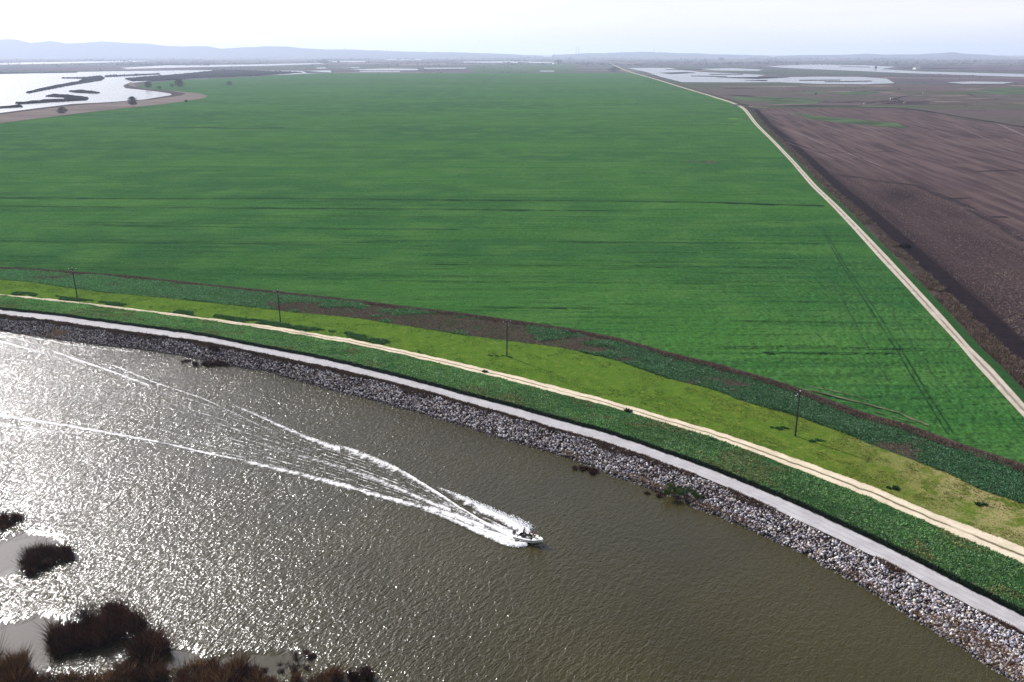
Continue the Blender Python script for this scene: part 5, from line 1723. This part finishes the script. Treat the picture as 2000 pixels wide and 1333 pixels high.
# small concrete headgates by the marsh ditches
M['concrete'] = flat('pale_concrete', (0.30, 0.28, 0.27), 0.8, 0.2)
hg = None
for k_, (x_, y_, lab) in enumerate(((1689, 204, 'pale headgate at the near end of the winding marsh ditch'), (1741, 195, 'largest pale headgate at the fork of the winding marsh ditch'), (1767, 202, 'pale headgate on the lower branch of the winding marsh ditch'), (1803, 183, 'pale headgate at the far end of the winding marsh ditch'))):
    w = P(x_, y_, 0.1)
    if hg is None:
        hg = empty('headgate', (0, 0, 0))
        m = MB()
        m.box((-1.6, 0, 1.2), (0.5, 3.0, 2.6)); m.box((1.6, 0, 1.2), (0.5, 3.0, 2.6)); m.box((0, 0, 2.6), (3.8, 1.2, 0.3))
        m.build('frame', M['concrete'], hg)
        m = MB(); m.box((0, 0, 0.9), (2.6, 0.15, 1.8)); m.build('gate', M['black'], hg)
        o = hg
    else:
        o = copy_tree(hg)
    o.location = w.tolist()
    sz = 1.2 if k_ == 1 else 0.8
    o.scale = (sz, sz, sz)
    tag(o, lab, 'headgate', 'headgates in the marsh')
# thin bands of growth, mud and standing water across the far marsh and plain
BANDS = [flat('tan_stubble_band', (0.15, 0.115, 0.095), 0.9, 0.0, 0.3, 0.01), flat('dark_mud_band', (0.022, 0.016, 0.022), 0.9, 0.0, 0.3, 0.01), flat('olive_band', (0.050, 0.075, 0.036), 0.9, 0.0, 0.3, 0.01), flat('mauve_band', (0.095, 0.060, 0.075), 0.9, 0.0, 0.3, 0.01)]
for k in range(70):
    if k < 34:
        x0, y0 = 1360 + 640 * rng.random(), 167 + 42 * rng.random()
        x0 = max(x0, float(XRR(y0)) + 30)
    else:
        x0, y0 = (-50 + 2050 * rng.random(), 113.5 + 26 * rng.random() ** 1.4)
        if y0 > 127 and x0 < 1230: y0 = 113.5 + 13 * rng.random()
    L = 40 + 240 * rng.random() ** 1.5
    w_ = (0.5 + 1.6 * rng.random()) * float(P(x0, y0)[1]) ** 2 / (FPX * CAMH) * 0.9
    if y0 > 160 and y0 < 213 and x0 + L > 2300: L = 2300 - x0
    furrow([(x0, y0), (x0 + L / 2, y0 + rng.normal(0, 0.4)), (x0 + L, y0 + rng.normal(0, 0.8))], w_, 0.02 if y0 > 160 else -0.55, 'marsh_band', BANDS[int(rng.choice(4, p=(0.25, 0.3, 0.25, 0.2)))], 'thin band of differing growth or mud across the far flats', 'marsh', wig=w_ * 0.6)
# farm bridge at the bend of the farm road
br = empty('farm_bridge', P(1447, 206, 0.1).tolist(), 0.2)
tag(br, 'small dark timber bridge where the farm road bends', 'bridge')
m = MB(); m.box((0, 0, 0.4), (26, 7, 0.5)); m.build('deck', M['wood'], br)
for sy in (-3.4, 3.4):
    m = MB(); m.box((0, sy, 1.35), (26, 0.25, 0.3))
    for x_ in (-12, -6, 0, 6, 12): m.box((x_, sy, 0.95), (0.35, 0.22, 0.8))
    m.build('railing', M['wood'], br)
furrow([(1425, 207), (1446, 206)], 8, 0.3, 'side_road', M['lake_bank'], 'short pale spur off the farm road bend', 'road')
furrow([(1448, 207), (1480, 210), (1500, 211)], 8, 0.3, 'side_road', M['lake_bank'], 'pale spur leading into the ploughed field', 'road')
# farm sheds far away
for x_, y_, lab in ((1084, 125.5, 'tiny white farm shed beside distant trees'), (1790, 136, 'tiny pale farm shed in the marsh near the channel')):
    o = empty('farm_shed', P(x_, y_, -0.4).tolist(), 0.4)
    tag(o, lab, 'shed')
    m = MB(); m.box((0, 0, 4), (34, 18, 8)); m.build('wall', flat('white_siding', (0.7, 0.7, 0.7)), o)
    m = MB(); m.loft([[(-18, -10, 8), (-18, 0, 13), (-18, 10, 8)], [(18, -10, 8), (18, 0, 13), (18, 10, 8)]]); m.add([(-17, -9, 8), (-17, 0, 12.6), (-17, 9, 8), (17, -9, 8), (17, 0, 12.6), (17, 9, 8)], [(0, 1, 2), (3, 5, 4)])
    m.build('roof', flat('grey_roof', (0.35, 0.33, 0.33)), o)

# ------------------------------------------------------------------ transmission towers on the horizon
tw = empty('transmission_tower', (0, 0, 0))
m = MB()
for sx in (-1, 1):
    for sy in (-1, 1):
        m.tube([(sx * 7, sy * 7, 0), (sx * 2.2, sy * 2.2, 48), (sx * 1.4, sy * 1.4, 85)], 0.85, 5)
for k in range(8):
    z0, z1 = k * 10, k * 10 + 10
    r0, r1 = 7 - 0.65 * k, 7 - 0.65 * (k + 1)
    for sy in (-1, 1):
        m.tube([(-r0, sy * r0, z0), (r1, sy * r1, z1)], 0.45, 4)
        m.tube([(r0, sy * r0, z0), (-r1, sy * r1, z1)], 0.45, 4)
m.build('lattice', M['steel'], tw)
for z0, wdt in ((60, 18), (72, 15), (83, 11)):
    m = MB(); m.box((0, 0, z0), (2 * wdt, 1.6, 1.4)); m.build('crossarm', M['steel'], tw)
for k_, (x_, top, yb, lab) in enumerate(((642, 98, 113, 'first of the left cluster of horizon pylons'), (651, 99, 113.5, 'second of the left cluster of horizon pylons'), (674, 97, 113, 'third of the left cluster of horizon pylons, apart from the pair'),
                                    (449, 101, 112.5, 'lone horizon pylon left of all the others, in front of hills'), (757, 99, 112, 'first of the middle cluster of horizon pylons'), (765, 99, 112, 'second of the middle cluster of horizon pylons'), (778, 100, 111.5, 'last of the middle cluster of horizon pylons'),
                                    (1125, 96, 111, 'left one of the close horizon pylon pair'), (1130, 96, 111, 'right one of the close horizon pylon pair'), (1214, 97, 110.5, 'horizon pylon beyond the farm road vanishing point'), (1277, 95, 110.5, 'horizon pylon farthest right above the plain'))):
    w = P(x_, yb, -1.0)
    h = (yb - top) * w[1] / FPX * 1.1
    o = tw if k_ == 0 else copy_tree(tw)
    o.location = w.tolist()
    o.scale = (h / 86,) * 3
    o.rotation_euler = (0, 0, 0.3 + 0.1 * k_)
    tag(o, 'grey lattice pylon, ' + lab, 'pylon', 'transmission towers on the horizon')

# ------------------------------------------------------------------ hills
def hills(name, prof, dist, depth, label, seed):
    xs_ = np.array([p[0] for p in prof], float)
    ys_ = np.array([p[1] for p in prof], float)
    n = 260
    px_ = np.linspace(xs_[0], xs_[-1], n)
    py_ = np.interp(px_, xs_, ys_)
    cx, cy = (px_ - 1000) / FPX, (py_ - 666.5) / FPX
    dy = CP - cy * SP
    dz = -SP - cy * CP
    zt = CAMH + dz / dy * dist
    X = cx / dy * dist
    zt = np.maximum(zt, 5) + 14 * (fbm(px_ * 0.05, 0 * px_, seed, 4) - 0.5)
    rows = []
    for s, k in ((-1, 0.0), (-0.6, 0.28), (-0.3, 0.62), (-0.1, 0.9), (0, 1.0), (0.35, 0.6), (1, 0.0)):
        zz = zt * k
        if 0 < k < 1:
            zz = zz * (0.8 + 0.4 * fbm(px_ * 0.06, s * 5 + 0 * px_, seed + 3, 3))
        rows.append(np.stack([X * (1 + 0.05 * s), dist + depth * s + 0 * X, zz - 2.0], -1))
    g = np.stack(rows)
    tag(mesh_np(name, g.reshape(-1, 3), grid_faces(len(rows), n), M['hill'], smooth=True), label, 'hills', None, 'structure')
hills('far_hills', [(-500, 84), (-200, 79), (0, 77), (30, 77), (60, 84), (100, 80.5), (130, 85.5), (180, 82.5), (200, 81), (240, 83.5), (290, 86), (320, 89.5), (360, 91), (400, 90), (430, 95), (470, 93), (520, 90.5), (560, 91), (600, 95), (640, 97), (690, 97), (740, 99), (800, 101), (860, 102), (920, 103), (1000, 106.5), (1060, 109)], 17000, 1800, 'pale blue hill range fading into haze on the left horizon', 3)
hills('far_hills', [(1080, 107), (1140, 105), (1200, 103), (1250, 101.5), (1300, 103), (1400, 106), (1500, 109)], 17000, 1500, 'faint low hills at the middle of the horizon', 5)
hills('far_hills', [(1520, 110), (1580, 107.5), (1650, 107), (1690, 105.5), (1730, 107), (1790, 106.5), (1830, 104), (1862, 102), (1890, 105), (1930, 107), (1960, 110), (2000, 113), (2100, 112), (2300, 110)], 16500, 1500, 'pale blue hills on the right horizon with one low peak', 7)

# ------------------------------------------------------------------ haze
m = MB()
m.box((0, 19500, 190.0), (88000, 47000, 386.0))
hz = NT('haze_air')
pv = hz.node('ShaderNodeVolumePrincipled')
pv.inputs['Color'].default_value = (0.60, 0.68, 0.85, 1)
pv.inputs['Density'].default_value = 6.6e-5
pv.inputs['Anisotropy'].default_value = 0.2
hz.link(pv.outputs[0], hz.out.inputs['Volume'])
haze = m.build('haze', hz.m)
tag(haze, 'thin pale haze filling the air over the whole plain', 'haze', None, 'stuff')
